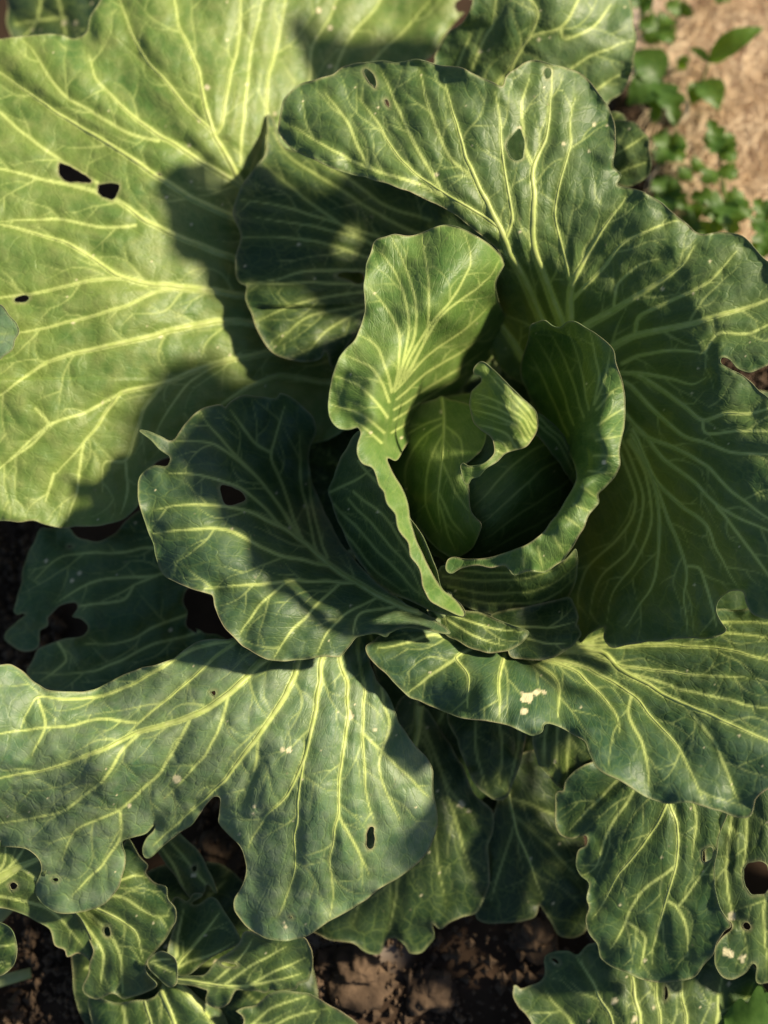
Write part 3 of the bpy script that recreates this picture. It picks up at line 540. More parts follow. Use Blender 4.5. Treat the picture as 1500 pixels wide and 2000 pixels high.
# the head
hc = unproj(945, 950, .115)
def ball():
    bpy_v = []; F = []; n, m = 40, 20
    for j in range(m+1):
        t = math.pi*j/m
        for i in range(n):
            a = 2*math.pi*i/n; r = 1+.012*math.sin(5*a+2*t); bpy_v.append((hc[0]+.070*r*math.sin(t)*math.cos(a), hc[1]+.070*r*math.sin(t)*math.sin(a), hc[2]-.012+.082*math.cos(t)))
    for j in range(m):
        for i in range(n): F.append((j*n+i, (j+1)*n+i, (j+1)*n+(i+1) % n, j*n+(i+1) % n))
    me = bpy.data.meshes.new('head_heart'); me.from_pydata(bpy_v, [], F); smooth(me); link('head_heart', me, M_STEM, cab)
ball()
leaf(cab, "765,870 790,825 830,795 880,775 950,768 1010,780 1060,815 1100,860 1122,910 1130,960 1115,1020 1085,1070 1030,1105 960,1120 890,1110 830,1070 785,1010 762,940",
 [(945,940,21),(945,770,14),(1125,940,14.5),(945,1120,14.5),(765,940,13.5),(1075,810,14),(1075,1070,14.5),(815,1075,13.5),(815,815,13.5),(1040,940,19.8),(850,940,19),(945,1035,19.8),(945,850,19.3)], (1180,760),
 [(5,2,"1100,850 1030,885 973,937 917,1000"),(5,2,"1110,890 1060,915 1000,970 930,1030"),(5,2,"1120,930 1080,960 1020,1000 935,1060"),(5,2,"1122,970 1080,1005 1010,1045 925,1090"),(5,2,"1090,840 1010,860 950,910"),(4,2,"1115,1010 1060,1050 980,1090")], h=3, tint=(2.4,2.1,1.4), vs=.55, hv=.5, cell=(110,22), frill=.1, quilt=.6, rough=.1)
leaf(cab, "752,875 775,825 810,797 850,779 862,771 880,779 905,786 935,805 950,845 940,880 905,908 900,925 912,945 915,975 920,1000 930,1015 938,1025 935,1045 925,1070 905,1085 880,1092 845,1066 800,1010 765,940",
 [(940,850,20.8),(862,772,16.5),(905,920,22.3),(920,1000,21.8),(935,1040,20.8),(905,1085,18.2),(760,890,15.5),(800,1005,16.3),(850,920,21.4),(860,1000,20.8),(810,880,19),(880,1090,17.5)], (866,740),
 [(8,4,"862,772 868,830 862,900 855,980 862,1040"),(5,3,"862,900 890,960 918,1005"),(5,3,"867,825 820,860 790,920 800,985"),(5,3,"866,845 840,900 830,980 858,1045"),(5,3,"868,830 900,860 905,900"),(5,3,"856,960 880,1010 912,1055"),(4,2,"866,815 800,845 765,900"),(4,2,"858,985 875,1040 890,1080")], h=2.6, tint=(2.4,2.2,1.4), vs=.6, hv=.5, cell=(90,24), frill=.2, quilt=.6, rough=.1)
leaf(cab, "1048,806 1075,826 1102,858 1122,898 1134,930 1122,950 1103,917 1078,882 1050,852 1032,838",
 [(1045,815,22),(1040,840,21.6),(1100,880,19.4),(1128,940,17.2),(1090,890,19.2)], (1000,780), [(3,2,"1045,825 1085,860 1125,935"),(3,2,"1052,815 1095,858 1128,920")], h=3, tint=(2,2,1.4), cell=(60,20), frill=.1, rough=.05)
leaf(cab, "940,707 932,712 925,722 927,732 937,736 938,745 928,755 917,765 914,785 918,805 925,825 940,838 957,848 965,862 966,885 955,900 940,908 915,910 905,903 898,910 904,930 912,946 920,934 935,930 950,918 975,900 990,887 1010,880 1030,867 1045,847 1051,825 1048,805 1030,785 1005,765 985,745 965,725 950,712",
 [(940,708,27),(918,785,25.5),(985,800,27.5),(1048,830,25),(1015,830,27),(957,850,25),(985,885,24.5),(945,920,25),(905,925,24),(960,760,27.2)], (1070,880),
 [(5,3,"1045,835 1000,780 945,722"),(5,3,"1040,848 1020,815 975,785 925,768"),(5,3,"1028,862 1005,830 965,810 918,800"),(5,3,"1010,876 990,850 970,838 932,828"),(5,3,"995,884 985,868 966,858"),(5,3,"1048,825 1010,775 960,725"),(4,3,"985,888 972,880 966,876"),(4,2,"1035,855 1010,820 970,797 920,785")], h=2.2, tint=(2.4,2.2,1.3), vs=.65, cell=(40,14), frill=.15, wave=30, quilt=.7, rough=.05, hv=1.2)

# lower-left spoon-shaped blade
leaf(cab, "270,838 290,842 315,850 335,857 350,838 370,818 395,800 430,790 440,797 445,790 462,778 485,771 520,776 540,777 545,766 562,770 580,782 600,800 615,820 620,840 608,870 604,900 615,950 640,1010 680,1075 740,1140 800,1180 870,1222 880,1240 830,1230 790,1225 760,1238 755,1246 730,1240 700,1245 685,1262 662,1283 625,1282 595,1287 560,1290 515,1287 480,1265 455,1240 435,1215 420,1185 415,1160 375,1147 330,1130 315,1115 300,1075 285,1030 275,985 273,945 285,920 300,912 326,914 335,893 310,875 290,855",
 [(480,772,21),(560,770,20),(615,830,18),(400,810,21.5),(280,840,22),(480,960,20),(640,1100,17.5),(860,1215,19),(560,900,15.5),(612,960,13.5),(520,850,17.5),(275,950,21.5),(350,1000,22.5),(320,1110,22.5),(420,1120,23.5),(500,1080,22),(420,1190,22.5),(520,1285,21.5),(650,1280,20.5),(560,1180,22.5),(680,1180,20.5),(755,1240,20.5),(880,1238,19.5)], (860,1200),
 [(12,4,"820,1195 750,1168 650,1108 575,1045 500,1003 450,990 380,985 300,995"),(9,4,"645,1104 535,1080 440,1035 300,1040"),(8,4,"700,1138 635,1135 575,1135 460,1145 400,1150"),(6,4,"780,1183 700,1200 690,1245"),(6,4,"665,1138 610,1190 565,1240 535,1283"),(7,4,"590,1050 510,940 450,880 400,820 390,803"),(6,4,"580,1040 505,935 420,870 345,862"),(7,4,"585,1040 545,930 530,885 555,795"),(5,3,"530,885 490,855 450,800"),(5,3,"620,1080 590,950 585,850"),(5,3,"640,1090 612,1000 604,920"),(6,4,"560,1035 480,960 400,930 330,925"),(5,3,"740,1165 660,1210 620,1275"),(5,3,"560,1135 500,1190 470,1240")],
 holes=["428,950 440,948 462,955 478,965 478,978 460,986 440,985 432,970"], frill=.4, stem=ST, tint=(1.1,1.2,1.5), cell=(75,40), scars=[(566,1032,4)])

# wide lower-right blade
leaf(cab, "715,1265 730,1290 760,1325 800,1360 850,1380 900,1400 960,1410 1000,1420 1035,1438 1060,1430 1065,1415 1100,1425 1145,1450 1160,1490 1180,1510 1220,1530 1260,1555 1300,1570 1350,1570 1400,1580 1460,1595 1475,1560 1500,1540 1570,1510 1575,1170 1500,1180 1430,1190 1300,1180 1200,1200 1130,1225 1080,1262 1000,1275 900,1250 860,1210 800,1205 755,1235 735,1252",
 [(1100,1270,15),(1000,1275,16),(1300,1250,16.5),(1200,1200,14),(1450,1190,17.5),(1560,1180,19),(1560,1320,23.5),(1200,1390,20.5),(1400,1450,24.5),(1460,1590,24.5),(1300,1560,24),(1160,1490,23.5),(1050,1420,22),(850,1370,19),(720,1270,18.3),(800,1240,18.5),(900,1262,18),(960,1340,21)], (1060,1230),
 [(13,5,"1070,1262 1105,1270 1180,1276 1212,1308 1340,1377 1420,1410 1500,1447 1565,1475"),(11,5,"1090,1265 1127,1263 1287,1260 1393,1265 1500,1287 1565,1300"),(8,4,"1100,1264 1207,1297 1313,1313 1460,1325"),(10,4,"1040,1280 1127,1313 1196,1383 1212,1430"),(10,4,"1050,1280 1153,1308 1233,1356 1287,1415 1330,1468 1372,1560"),(8,4,"1020,1278 1079,1319 1092,1350 1090,1400"),(9,4,"985,1276 983,1290 975,1335 975,1404"),(8,4,"930,1262 892,1284 913,1319 913,1383"),(7,4,"892,1284 828,1330 796,1352"),(7,4,"887,1250 850,1240 796,1255 740,1265"),(8,4,"1130,1255 1250,1225 1400,1215 1560,1220"),(7,4,"1130,1258 1260,1240 1400,1235 1560,1255"),(6,4,"1233,1356 1230,1400 1260,1470 1270,1540"),(6,4,"1340,1377 1400,1460 1440,1560"),(6,4,"1212,1308 1330,1345 1480,1380 1560,1390")],
 scars=[(1028,1362,13),(1050,1354,8),(1024,1388,8),(1062,1352,6)], frill=.5, wave=80, stem=ST, tint=(1.0,1.18,1.5), cell=(80,48))
leaf(cab, "830,1170 900,1190 960,1203 1032,1231 1022,1250 985,1271 930,1272 890,1250 850,1215", [(830,1175,17),(1030,1232,18.8),(985,1270,18.8),(950,1215,18.2),(890,1240,18)], (820,1160), [(3,2,"850,1190 940,1222 1020,1236"),(3,2,"850,1195 920,1240 985,1262")], h=2.6, tint=(.55,.75,.6), cell=(40,26), stem=ST, teeth=2.4, quilt=.4, hv=.5)
leaf(cab, "960,1205 1050,1180 1115,1165 1130,1205 1124,1222 1130,1240 1110,1265 1060,1286 1000,1284 985,1250", [(960,1210,15.5),(1125,1176,16.5),(1120,1260,17.6),(1040,1284,17.6),(1070,1240,16.8)], (950,1190), [(3,2,"980,1225 1070,1225 1122,1215"),(3,2,"985,1235 1060,1255 1112,1255")], h=2.6, tint=(.5,.7,.6), cell=(40,26), stem=ST, teeth=2.6, quilt=.4, hv=.5)

# nibbled dark blade at the left
leaf(cab, "75,1030 65,1060 55,1090 45,1135 30,1170 22,1195 35,1206 47,1200 30,1217 10,1235 8,1250 30,1265 55,1268 72,1260 75,1230 92,1220 90,1205 115,1182 140,1178 150,1182 138,1205 155,1210 170,1225 160,1240 115,1250 75,1265 65,1285 52,1312 60,1335 90,1350 130,1358 220,1375 400,1350 480,1300 430,1240 400,1235 382,1225 385,1237 365,1220 370,1195 360,1175 370,1152 400,1160 480,1180 560,1160 600,1100 520,1030 380,1000 300,990 270,1000 240,1020 215,1045 170,1057 145,1045 135,1032 105,1032",
 [(50,1200,11),(150,1100,12.5),(300,1050,12.5),(100,1340,9.5),(380,1200,11.5),(300,1280,11.5),(450,1290,10.5),(10,1250,8.5),(580,1110,11)], (640,1110),
 [(7,4,"560,1090 400,1065 295,1070 220,1080 125,1085 70,1130"),(6,4,"540,1110 380,1112 310,1122 260,1145 190,1178"),(6,4,"260,1145 240,1172 140,1185"),(7,4,"500,1150 365,1200 300,1225 240,1255 165,1257"),(7,4,"470,1190 385,1235 300,1258 200,1305 100,1320"),(6,3,"305,1125 185,1135 110,1178"),(5,3,"440,1260 330,1300 220,1350"),(5,3,"110,1250 130,1290 80,1330")],
 holes=["131,1066 138,1062 142,1066 135,1071"], scars=[(155,1120,4),(90,1095,4)], tint=(1.5,1.55,1.5), stem=ST, cell=(75,40), teeth=2.8)

# big pale quilted blade at the lower left
leaf(cab, "-60,1300 0,1300 20,1300 45,1315 65,1335 85,1347 110,1352 150,1350 190,1345 230,1325 262,1312 300,1300 340,1285 385,1255 420,1248 455,1245 520,1200 640,1180 740,1200 760,1240 725,1262 722,1290 732,1324 753,1350 769,1388 780,1415 807,1452 833,1479 845,1505 844,1543 851,1580 850,1617 840,1650 817,1681 780,1713 743,1735 700,1767 660,1790 625,1810 595,1828 560,1838 530,1835 500,1822 475,1800 460,1775 458,1755 470,1730 478,1700 475,1670 465,1650 440,1625 425,1605 430,1585 432,1557 415,1555 395,1585 375,1610 345,1632 320,1650 290,1677 280,1672 278,1655 285,1640 300,1625 305,1608 290,1625 260,1638 240,1645 245,1670 243,1700 230,1735 205,1765 170,1778 135,1783 105,1778 80,1760 70,1735 80,1700 75,1675 50,1655 0,1650 -60,1640",
 [(700,1230,17),(600,1260,19),(400,1270,19.5),(200,1345,18.5),(0,1310,21),(-60,1450,23),(200,1480,21.5),(400,1450,20.3),(0,1630,15.5),(150,1700,13.5),(130,1780,11.5),(300,1640,13.2),(420,1560,16.5),(560,1500,19),(640,1650,16.5),(560,1830,10.8),(700,1760,12),(840,1640,13.5),(840,1500,15.5),(760,1370,17),(480,1760,12.8)], (740,1180),
 [(15,5,"620,1215 515,1290 480,1325 425,1370 370,1400 270,1430 210,1460 100,1500 0,1520 -55,1530"),(9,5,"560,1210 460,1255 415,1290 350,1345 270,1412 240,1440"),(6,4,"268,1412 200,1405 125,1420 50,1425 -40,1440"),(9,5,"520,1225 455,1252 390,1264 300,1312 260,1335 200,1358 120,1366 75,1362 50,1395 40,1425"),
  (14,5,"650,1215 585,1290 565,1345 505,1435 440,1520 400,1560 350,1605 300,1650"),(13,4,"670,1215 630,1290 620,1365 595,1475 565,1545 515,1600 485,1655"),(8,4,"595,1475 585,1550 575,1650 575,1700 545,1790"),(11,4,"690,1215 665,1280 678,1340 678,1410 665,1500 660,1590 645,1675 650,1750 645,1790"),(8,4,"705,1220 700,1265 712,1350 708,1430 715,1540 730,1605"),
  (7,4,"270,1435 240,1465 210,1515 130,1580 50,1600 -20,1610"),(7,4,"370,1408 320,1500 235,1580 150,1620 120,1680"),(6,4,"235,1580 235,1640 190,1700 140,1750"),(6,3,"445,1365 425,1435 380,1500 320,1560"),(6,4,"720,1230 740,1290 745,1350 760,1420 740,1500 780,1600"),(6,3,"75,1365 90,1420 60,1480"),(6,3,"660,1590 700,1660 720,1710"),(6,3,"505,1435 500,1500 470,1570"),(5,3,"708,1430 780,1500 840,1560")],
 holes=["722,1612 731,1615 731,1645 724,1658 716,1655 716,1630","102,1715 110,1712 117,1718 112,1725 104,1723","412,1350 420,1347 424,1357 418,1364","566,1788 571,1787 571,1792 566,1792"],
 scars=[(553,1465,6),(563,1467,7),(345,1521,8),(683,1400,7),(682,1390,5),(497,1575,4),(495,1588,4),(467,1630,4)], frill=.4, quilt=1.5, rough=.25, stem=ST, tint=(2.9,2.4,3.3), cell=(66,40), hv=.9)

# lower right hanging blades
leaf(cab, "1164,1489 1127,1505 1105,1527 1100,1545 1087,1548 1085,1580 1085,1612 1095,1633 1113,1639 1137,1633 1145,1633 1143,1649 1127,1660 1124,1692 1132,1713 1148,1727 1145,1756 1151,1772 1143,1793 1148,1820 1164,1841 1169,1868 1191,1889 1223,1900 1255,1911 1287,1916 1319,1913 1351,1908 1372,1884 1393,1863 1404,1836 1415,1817 1428,1809 1415,1788 1400,1750 1395,1690 1410,1610 1440,1540 1380,1480 1250,1450",
 [(1310,1560,14.3),(1200,1520,13.3),(1090,1600,11.3),(1130,1700,11),(1280,1900,9.2),(1400,1850,11.3),(1400,1650,13.8),(1280,1720,12.6),(1330,1470,14.5)], (1310,1460),
 [(9,4,"1310,1500 1308,1569 1324,1617 1319,1692 1300,1756 1276,1847 1275,1885"),(8,4,"1306,1520 1300,1575 1260,1644 1207,1708 1175,1767 1155,1795"),(7,4,"1319,1692 1250,1745 1215,1815 1191,1855"),(6,3,"1300,1758 1324,1772 1340,1810 1345,1870"),(5,3,"1324,1772 1367,1713 1390,1680"),(7,4,"1270,1490 1233,1553 1185,1628 1165,1690 1135,1710"),(6,3,"1240,1490 1200,1530 1150,1580 1110,1622"),(8,5,"1420,1560 1412,1605 1398,1690 1402,1745"),(6,3,"1340,1510 1360,1600 1350,1680"),(5,3,"1225,1800 1260,1830 1250,1890")],
 holes=["1375,1660 1388,1652 1393,1660 1388,1678 1377,1684 1371,1678"], tint=(.85,1.05,1.05), stem=ST, cell=(70,46))
leaf(cab, "1390,1600 1440,1540 1560,1520 1760,1560 1790,1860 1600,1930 1500,1915 1490,1920 1478,1918 1480,1890 1470,1880 1455,1900 1430,1912 1410,1905 1400,1885 1400,1850 1410,1830 1425,1815 1428,1805 1405,1780 1380,1730 1380,1660",  # off-frame right end drawn out and drooped to block sun below the hole
 [(1420,1600,13.2),(1560,1700,13),(1450,1900,9.3),(1400,1750,11.8),(1560,1540,14.5),(1400,1870,9.5),(1770,1700,4.5),(1600,1920,7)], (1470,1480),
 [(7,4,"1462,1540 1460,1590 1458,1660 1450,1700"),(7,4,"1520,1560 1515,1690 1492,1780 1500,1885"),(6,4,"1430,1580 1420,1700 1430,1790")],
 holes=["1452,1700 1465,1685 1485,1683 1500,1695 1505,1720 1495,1745 1470,1748 1455,1730","1450,1805 1460,1800 1468,1812 1462,1818 1450,1815"], scars=[(1430,1790,9),(1422,1860,10),(1450,1870,8)], tint=(.95,1,.95), stem=ST, cell=(70,46), quilt=1.5, h=3.5)
# dull blades underneath, tints darkened further for their shade
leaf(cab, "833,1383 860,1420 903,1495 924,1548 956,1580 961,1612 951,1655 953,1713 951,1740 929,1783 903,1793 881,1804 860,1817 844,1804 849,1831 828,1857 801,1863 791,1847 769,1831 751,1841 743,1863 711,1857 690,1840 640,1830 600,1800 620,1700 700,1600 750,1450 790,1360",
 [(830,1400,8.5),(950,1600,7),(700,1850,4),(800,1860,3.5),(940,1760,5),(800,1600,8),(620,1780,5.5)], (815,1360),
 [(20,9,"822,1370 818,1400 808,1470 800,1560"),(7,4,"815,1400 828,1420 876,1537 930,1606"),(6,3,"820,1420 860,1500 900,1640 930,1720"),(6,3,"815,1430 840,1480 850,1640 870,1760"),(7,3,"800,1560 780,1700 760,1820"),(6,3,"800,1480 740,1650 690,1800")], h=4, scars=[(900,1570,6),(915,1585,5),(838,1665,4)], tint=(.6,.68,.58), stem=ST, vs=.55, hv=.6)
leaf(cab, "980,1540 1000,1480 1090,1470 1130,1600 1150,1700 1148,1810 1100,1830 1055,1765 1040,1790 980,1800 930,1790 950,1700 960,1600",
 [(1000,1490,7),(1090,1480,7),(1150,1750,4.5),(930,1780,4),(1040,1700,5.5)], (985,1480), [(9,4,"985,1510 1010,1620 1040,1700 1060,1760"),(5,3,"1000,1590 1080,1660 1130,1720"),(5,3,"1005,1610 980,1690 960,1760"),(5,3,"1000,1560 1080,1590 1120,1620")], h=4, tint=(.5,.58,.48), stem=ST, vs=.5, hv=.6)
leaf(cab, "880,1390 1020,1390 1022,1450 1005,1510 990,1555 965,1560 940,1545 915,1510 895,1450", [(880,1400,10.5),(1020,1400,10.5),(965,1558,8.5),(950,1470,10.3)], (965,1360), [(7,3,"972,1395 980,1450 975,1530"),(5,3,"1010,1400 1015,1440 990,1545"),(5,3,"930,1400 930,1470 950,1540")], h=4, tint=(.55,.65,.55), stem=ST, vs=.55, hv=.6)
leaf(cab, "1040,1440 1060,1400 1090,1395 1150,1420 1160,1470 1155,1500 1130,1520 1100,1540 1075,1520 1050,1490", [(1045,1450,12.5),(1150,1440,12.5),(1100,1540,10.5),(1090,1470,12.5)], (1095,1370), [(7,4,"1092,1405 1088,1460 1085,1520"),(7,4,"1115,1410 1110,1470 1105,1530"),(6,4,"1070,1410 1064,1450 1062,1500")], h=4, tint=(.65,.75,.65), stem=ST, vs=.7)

# ------------------------------------------------------------------ neighbouring cabbages, mostly out of the picture
nb = P(-160, 1960, 0); low = empty('cabbage_plant', (nb.x, nb.y, 0)); S2 = (nb.x, nb.y, .03)
tag(low, 'ragged nibbled cabbage with thick white midrib below the big pale blade', 'cabbage', 'cabbages around the big one')
tube_obj('stem', [(nb.x, nb.y, z) for z in (-.03, .02, .06)], [.018, .02, .022], M_STEM, low, n=12)
leaf(low, "-90,1640 0,1645 50,1645 75,1655 90,1685 88,1720 90,1750 110,1772 150,1790 175,1830 182,1878 165,1865 150,1860 130,1870 125,1855 108,1845 100,1815 60,1790 0,1770 -90,1790",
 [(0,1650,14.3),(80,1690,12.8),(170,1850,8.8),(-80,1760,13),(60,1770,11)], (-120,1790), [(28,12,"-90,1765 -40,1737 0,1715 40,1692 90,1672"),(7,4,"0,1708 30,1680 50,1650"),(7,4,"-30,1722 5,1690 10,1650"),(7,4,"40,1695 70,1715 85,1740"),(7,4,"-40,1745 0,1750 100,1778 165,1855")], holes=["18,1727 26,1722 33,1727 32,1735 22,1738"], tint=(1.3,1.25,1.1), stem=S2, cell=(50,30))
leaf(low, "250,1640 272,1670 292,1690 285,1705 300,1720 325,1730 330,1750 345,1775 340,1805 325,1830 305,1855 287,1880 285,1895 310,1920 300,1935 270,1945 240,1955 220,1942 190,1950 165,1935 175,1900 183,1850 150,1790 120,1760 190,1720 235,1660",
 [(250,1660,10.5),(340,1780,9.5),(290,1890,8),(200,1945,6),(160,1800,9),(250,1800,9.5),(130,1765,9)], (60,1730), [(8,4,"130,1765 190,1775 260,1815 280,1875"),(7,4,"140,1770 180,1790 230,1850 240,1940"),(6,4,"150,1765 230,1750 300,1790 330,1790"),(6,4,"150,1785 200,1860 195,1930"),(5,3,"200,1740 260,1710 290,1715")], holes=["203,1812 212,1810 218,1822 212,1832 205,1824"], tint=(.9,1,.95), stem=S2, cell=(50,30), teeth=2.5)
leaf(low, "285,1625 320,1600 360,1635 390,1665 410,1700 428,1748 415,1745 405,1728 400,1745 370,1752 345,1715 320,1685", [(300,1620,8.5),(425,1745,8),(350,1710,7.5),(370,1650,8.8)], (440,1830), [(5,3,"420,1745 380,1700 330,1640"),(5,3,"360,1740 340,1690 300,1640")], holes=["375,1692 383,1690 384,1703 377,1706"], scars=[(378,1710,5)], h=3.5, tint=(1,1,1.1), cell=(50,30))
leaf(low, "335,1765 345,1752 365,1762 378,1745 398,1748 372,1765 385,1768 415,1755 435,1780 460,1815 470,1840 440,1855 415,1870 370,1905 345,1905 325,1865 338,1805", [(345,1760,7.5),(465,1840,8),(345,1900,6.5),(400,1800,7.6)], (320,1920), [(8,4,"335,1905 370,1855 400,1820 430,1780"),(5,3,"345,1890 420,1860 455,1840"),(4,3,"345,1870 350,1810 360,1770")], h=3.5, tint=(.7,.85,.75), cell=(50,30))
leaf(low, "400,1905 430,1875 470,1843 478,1822 500,1826 550,1834 595,1831 608,1850 612,1885 605,1915 585,1922 578,1935 540,1935 530,1928 520,1938 500,1935 460,1930 445,1958 425,1968 405,1955 408,1930 340,1918 350,1905", [(345,1912,6.5),(610,1870,8),(430,1960,5),(540,1930,7),(500,1860,8.3)], (300,1920), [(9,4,"342,1912 400,1920 470,1928 530,1918 590,1900"),(6,3,"440,1922 500,1880 560,1850"),(5,3,"420,1915 470,1870 490,1835"),(5,3,"480,1928 540,1895 600,1870")], holes=["430,1880 440,1878 466,1886 460,1890 440,1886"], h=3, tint=(1,1.05,1.05), cell=(55,34), teeth=2.4)
leaf(low, "175,1945 230,1960 300,1950 325,1915 360,1925 400,1955 432,1975 445,2010 450,2070 190,2080 180,2000", [(180,1960,4),(330,1920,6),(440,2000,4),(300,2070,4)], (280,1880), [(13,6,"308,1922 335,1980 352,2030 365,2070"),(11,5,"350,1925 395,1970 430,2020 445,2060"),(8,4,"280,1950 300,2010 305,2065"),(7,4,"240,1965 250,2020 240,2070")], h=4, tint=(.8,.95,.85), cell=(55,34))
leaf(low, "293,1870 315,1857 340,1870 347,1895 345,1920 330,1928 305,1905 290,1885", [(295,1872,9),(345,1900,9.3),(330,1925,8.6)], (290,1900), [(3,2,"295,1880 320,1890 342,1900"),(3,2,"297,1878 320,1872 335,1872")], h=3, tint=(1.2,1.2,1.25), cell=(40,26))
leaf(low, "460,1975 480,1968 500,1965 530,1940 555,1935 605,1940 645,1965 695,2000 720,2070 470,2070 475,1990", [(465,1975,6),(600,1940,6.5),(700,2050,5),(500,2060,5)], (400,2080), [(6,3,"480,2050 560,1990 640,1970"),(5,3,"480,2010 530,1970 600,1945"),(5,3,"500,2065 600,2020 690,2005")], h=4, tint=(1,1.05,1.05), cell=(55,36))
leaf(low, "-70,1790 0,1802 22,1815 33,1850 30,1880 0,1905 -70,1915", [(-60,1850,10.5),(30,1850,11.5),(0,1900,10.5)], (-150,1860), [(6,3,"-60,1855 0,1850 30,1845"),(4,3,"-50,1870 0,1880 20,1885")], h=3.5, tint=(.9,1.05,.9), stem=S2)

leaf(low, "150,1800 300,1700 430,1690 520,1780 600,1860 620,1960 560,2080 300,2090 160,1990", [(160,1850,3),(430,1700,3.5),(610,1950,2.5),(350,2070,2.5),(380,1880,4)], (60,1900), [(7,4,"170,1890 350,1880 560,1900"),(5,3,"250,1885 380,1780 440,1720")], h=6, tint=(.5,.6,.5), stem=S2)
nb = P(1270, 2260, 0); bot = empty('cabbage_plant', (nb.x, nb.y, 0)); S3 = (nb.x, nb.y, .02)
tag(bot, 'low cabbage with torn brown-edged grey-green blade on the soil', 'cabbage', 'cabbages around the big one')
tube_obj('stem', [(nb.x, nb.y, z) for z in (-.03, .01, .04)], [.018, .02, .022], M_STEM, bot, n=12)
leaf(bot, "1001,1924 1009,1927 1015,1937 1041,1927 1068,1905 1065,1868 1084,1857 1111,1855 1127,1863 1153,1841 1300,1850 1470,1880 1490,2080 1010,2080 1040,2010 1015,1970 1002,1945",
 [(1005,1930,5),(1120,1860,6),(1450,1890,5.5),(1480,2060,5),(1100,2060,5),(1250,1950,6.8)], (1270,2180),
 [(8,4,"1215,2070 1196,1996 1164,1932 1127,1868"),(12,7,"1255,2075 1249,1996 1236,1920 1225,1870"),(8,4,"1295,2075 1290,2000 1280,1910 1285,1870"),(8,4,"1345,2075 1340,1990 1330,1910 1345,1870"),(6,3,"1160,2060 1110,1990 1060,1930"),(6,3,"1400,2075 1400,1990 1410,1900")],
 holes=["1075,1872 1088,1874 1092,1882 1080,1880","1296,1928 1303,1926 1304,1950 1298,1955"], scars=[(1085,1880,5),(1200,1955,8),(1240,1990,10),(1150,1995,4)], h=3.5, tint=(.95,1,.9), teeth=3, stem=S3)

nb = P(60, -200, 0); top = empty('cabbage_plant', (nb.x, nb.y, 0))
tag(top, 'dark cabbage blade peeping out behind the big pale ribbed leaf', 'cabbage', 'cabbages around the big one')
tube_obj('stem', [(nb.x, nb.y, z) for z in (-.03, .01, .05)], [.018, .02, .022], M_STEM, top, n=12)
leaf(top, "15,-70 17,0 20,60 60,110 140,130 230,100 290,-70", [(15,-60,12),(20,60,11),(140,120,11),(280,-60,13)], (60,-160), [(6,3,"100,-60 120,30 140,100"),(5,3,"90,-60 70,40 40,80"),(4,3,"130,35 80,40 30,45")], scars=[(125,45,6),(147,45,4),(80,57,3)], h=4, tint=(.55,.65,.75), stem=(nb.x, nb.y, .03))
nb = P(-330, 640, 0); lef = empty('cabbage_plant', (nb.x, nb.y, 0))
tag(lef, 'cabbage leaf tip reaching in over the big ribbed leaf, rounded and grey-green', 'cabbage', 'cabbages around the big one')
tube_obj('stem', [(nb.x, nb.y, z) for z in (-.03, .05, .12)], [.018, .02, .022], M_STEM, lef, n=12)
leaf(lef, "-220,560 -60,585 -20,592 5,598 18,616 33,632 39,650 30,664 27,680 10,694 -4,708 -60,725 -220,720", [(-200,640,23),(0,600,24.2),(36,650,24),(0,700,24)], (-260,640), [(6,3,"-180,645 -60,648 30,650"),(4,3,"-100,640 -20,610"),(4,3,"-100,655 -20,690")], h=4, tint=(3.4,3.0,4.2), stem=(nb.x, nb.y, .1), frill=.1)

# ------------------------------------------------------------------ weeds
def weed_leaf(parent, base, tip, width, lobes=0, cup=.15, name='leaf'):
    width = width*1.3
    """one leaf from a base point to a tip point, folded along its midline"""
    a = np.array(base, float); b = np.array(tip, float); ax = b-a; L = np.linalg.norm(ax); t = ax/L
    up = np.array([0, 0, 1.0]); sd = np.cross(t, up); sd /= np.linalg.norm(sd)+1e-9; nn = np.cross(sd, t)
    n = 40; V = []; F = []
    for i in range(n+1):
        u = i/n
        if lobes: w = width*(math.sin(math.pi*min(1, u*1.02)**.72)**.8)*(.58+.42*abs(math.sin(u*math.pi*lobes)))
        else: w = width*math.sin(math.pi*u**.75)**.85
        w = max(w, .0006); c = a+t*(L*u)+nn*(L*.16*math.sin(math.pi*u))
        for k in range(5):
            q = (k-2)/2; V.append(c+sd*(w*q)+nn*(abs(q)*w*cup*2+.0006*math.sin(u*23+k*2))+t*(abs(q)*w*(.35 if lobes else 0)))
    for i in range(n):
        for k in range(4): F.append((i*5+k, i*5+k+1, (i+1)*5+k+1, (i+1)*5+k))
    me = bpy.data.meshes.new(name); me.from_pydata([list(v) for v in V], [], F); smooth(me); return link(name, me, M_WEED, parent)
def weed(label, base_px, stems, group='weeds on the dry ground'):
    g0 = P(base_px[0], base_px[1], 0); e = empty('weed', (g0.x, g0.y, 0)); tag(e, label, 'weed', group)
    for (jx, jy, jz, leaves) in stems:
        j = unproj(jx, jy, jz); g1 = np.array([g0.x, g0.y, -.005]); u = np.linspace(0, 1, 8)[:, None]; mid = np.array([g1[0]*.7+j[0]*.3, g1[1]*.7+j[1]*.3, j[2]*.7])
        tube_obj('stem', (1-u)**2*g1+2*u*(1-u)*mid+u*u*j, np.linspace(.0016, .0011, 8), M_WSTEM, e, n=6)
        for (tx, ty, tz, w, lb) in leaves: weed_leaf(e, j, unproj(tx, ty, tz), w, lb)
weed('weed with one long pointed leaf held over pale dry ground', (1352,205), [(1385,122,.05,[(1492,54,.075,.0095,0),(1345,95,.045,.004,0)]),(1368,160,.03,[(1405,215,.03,.012,0),(1350,205,.02,.008,0)])])
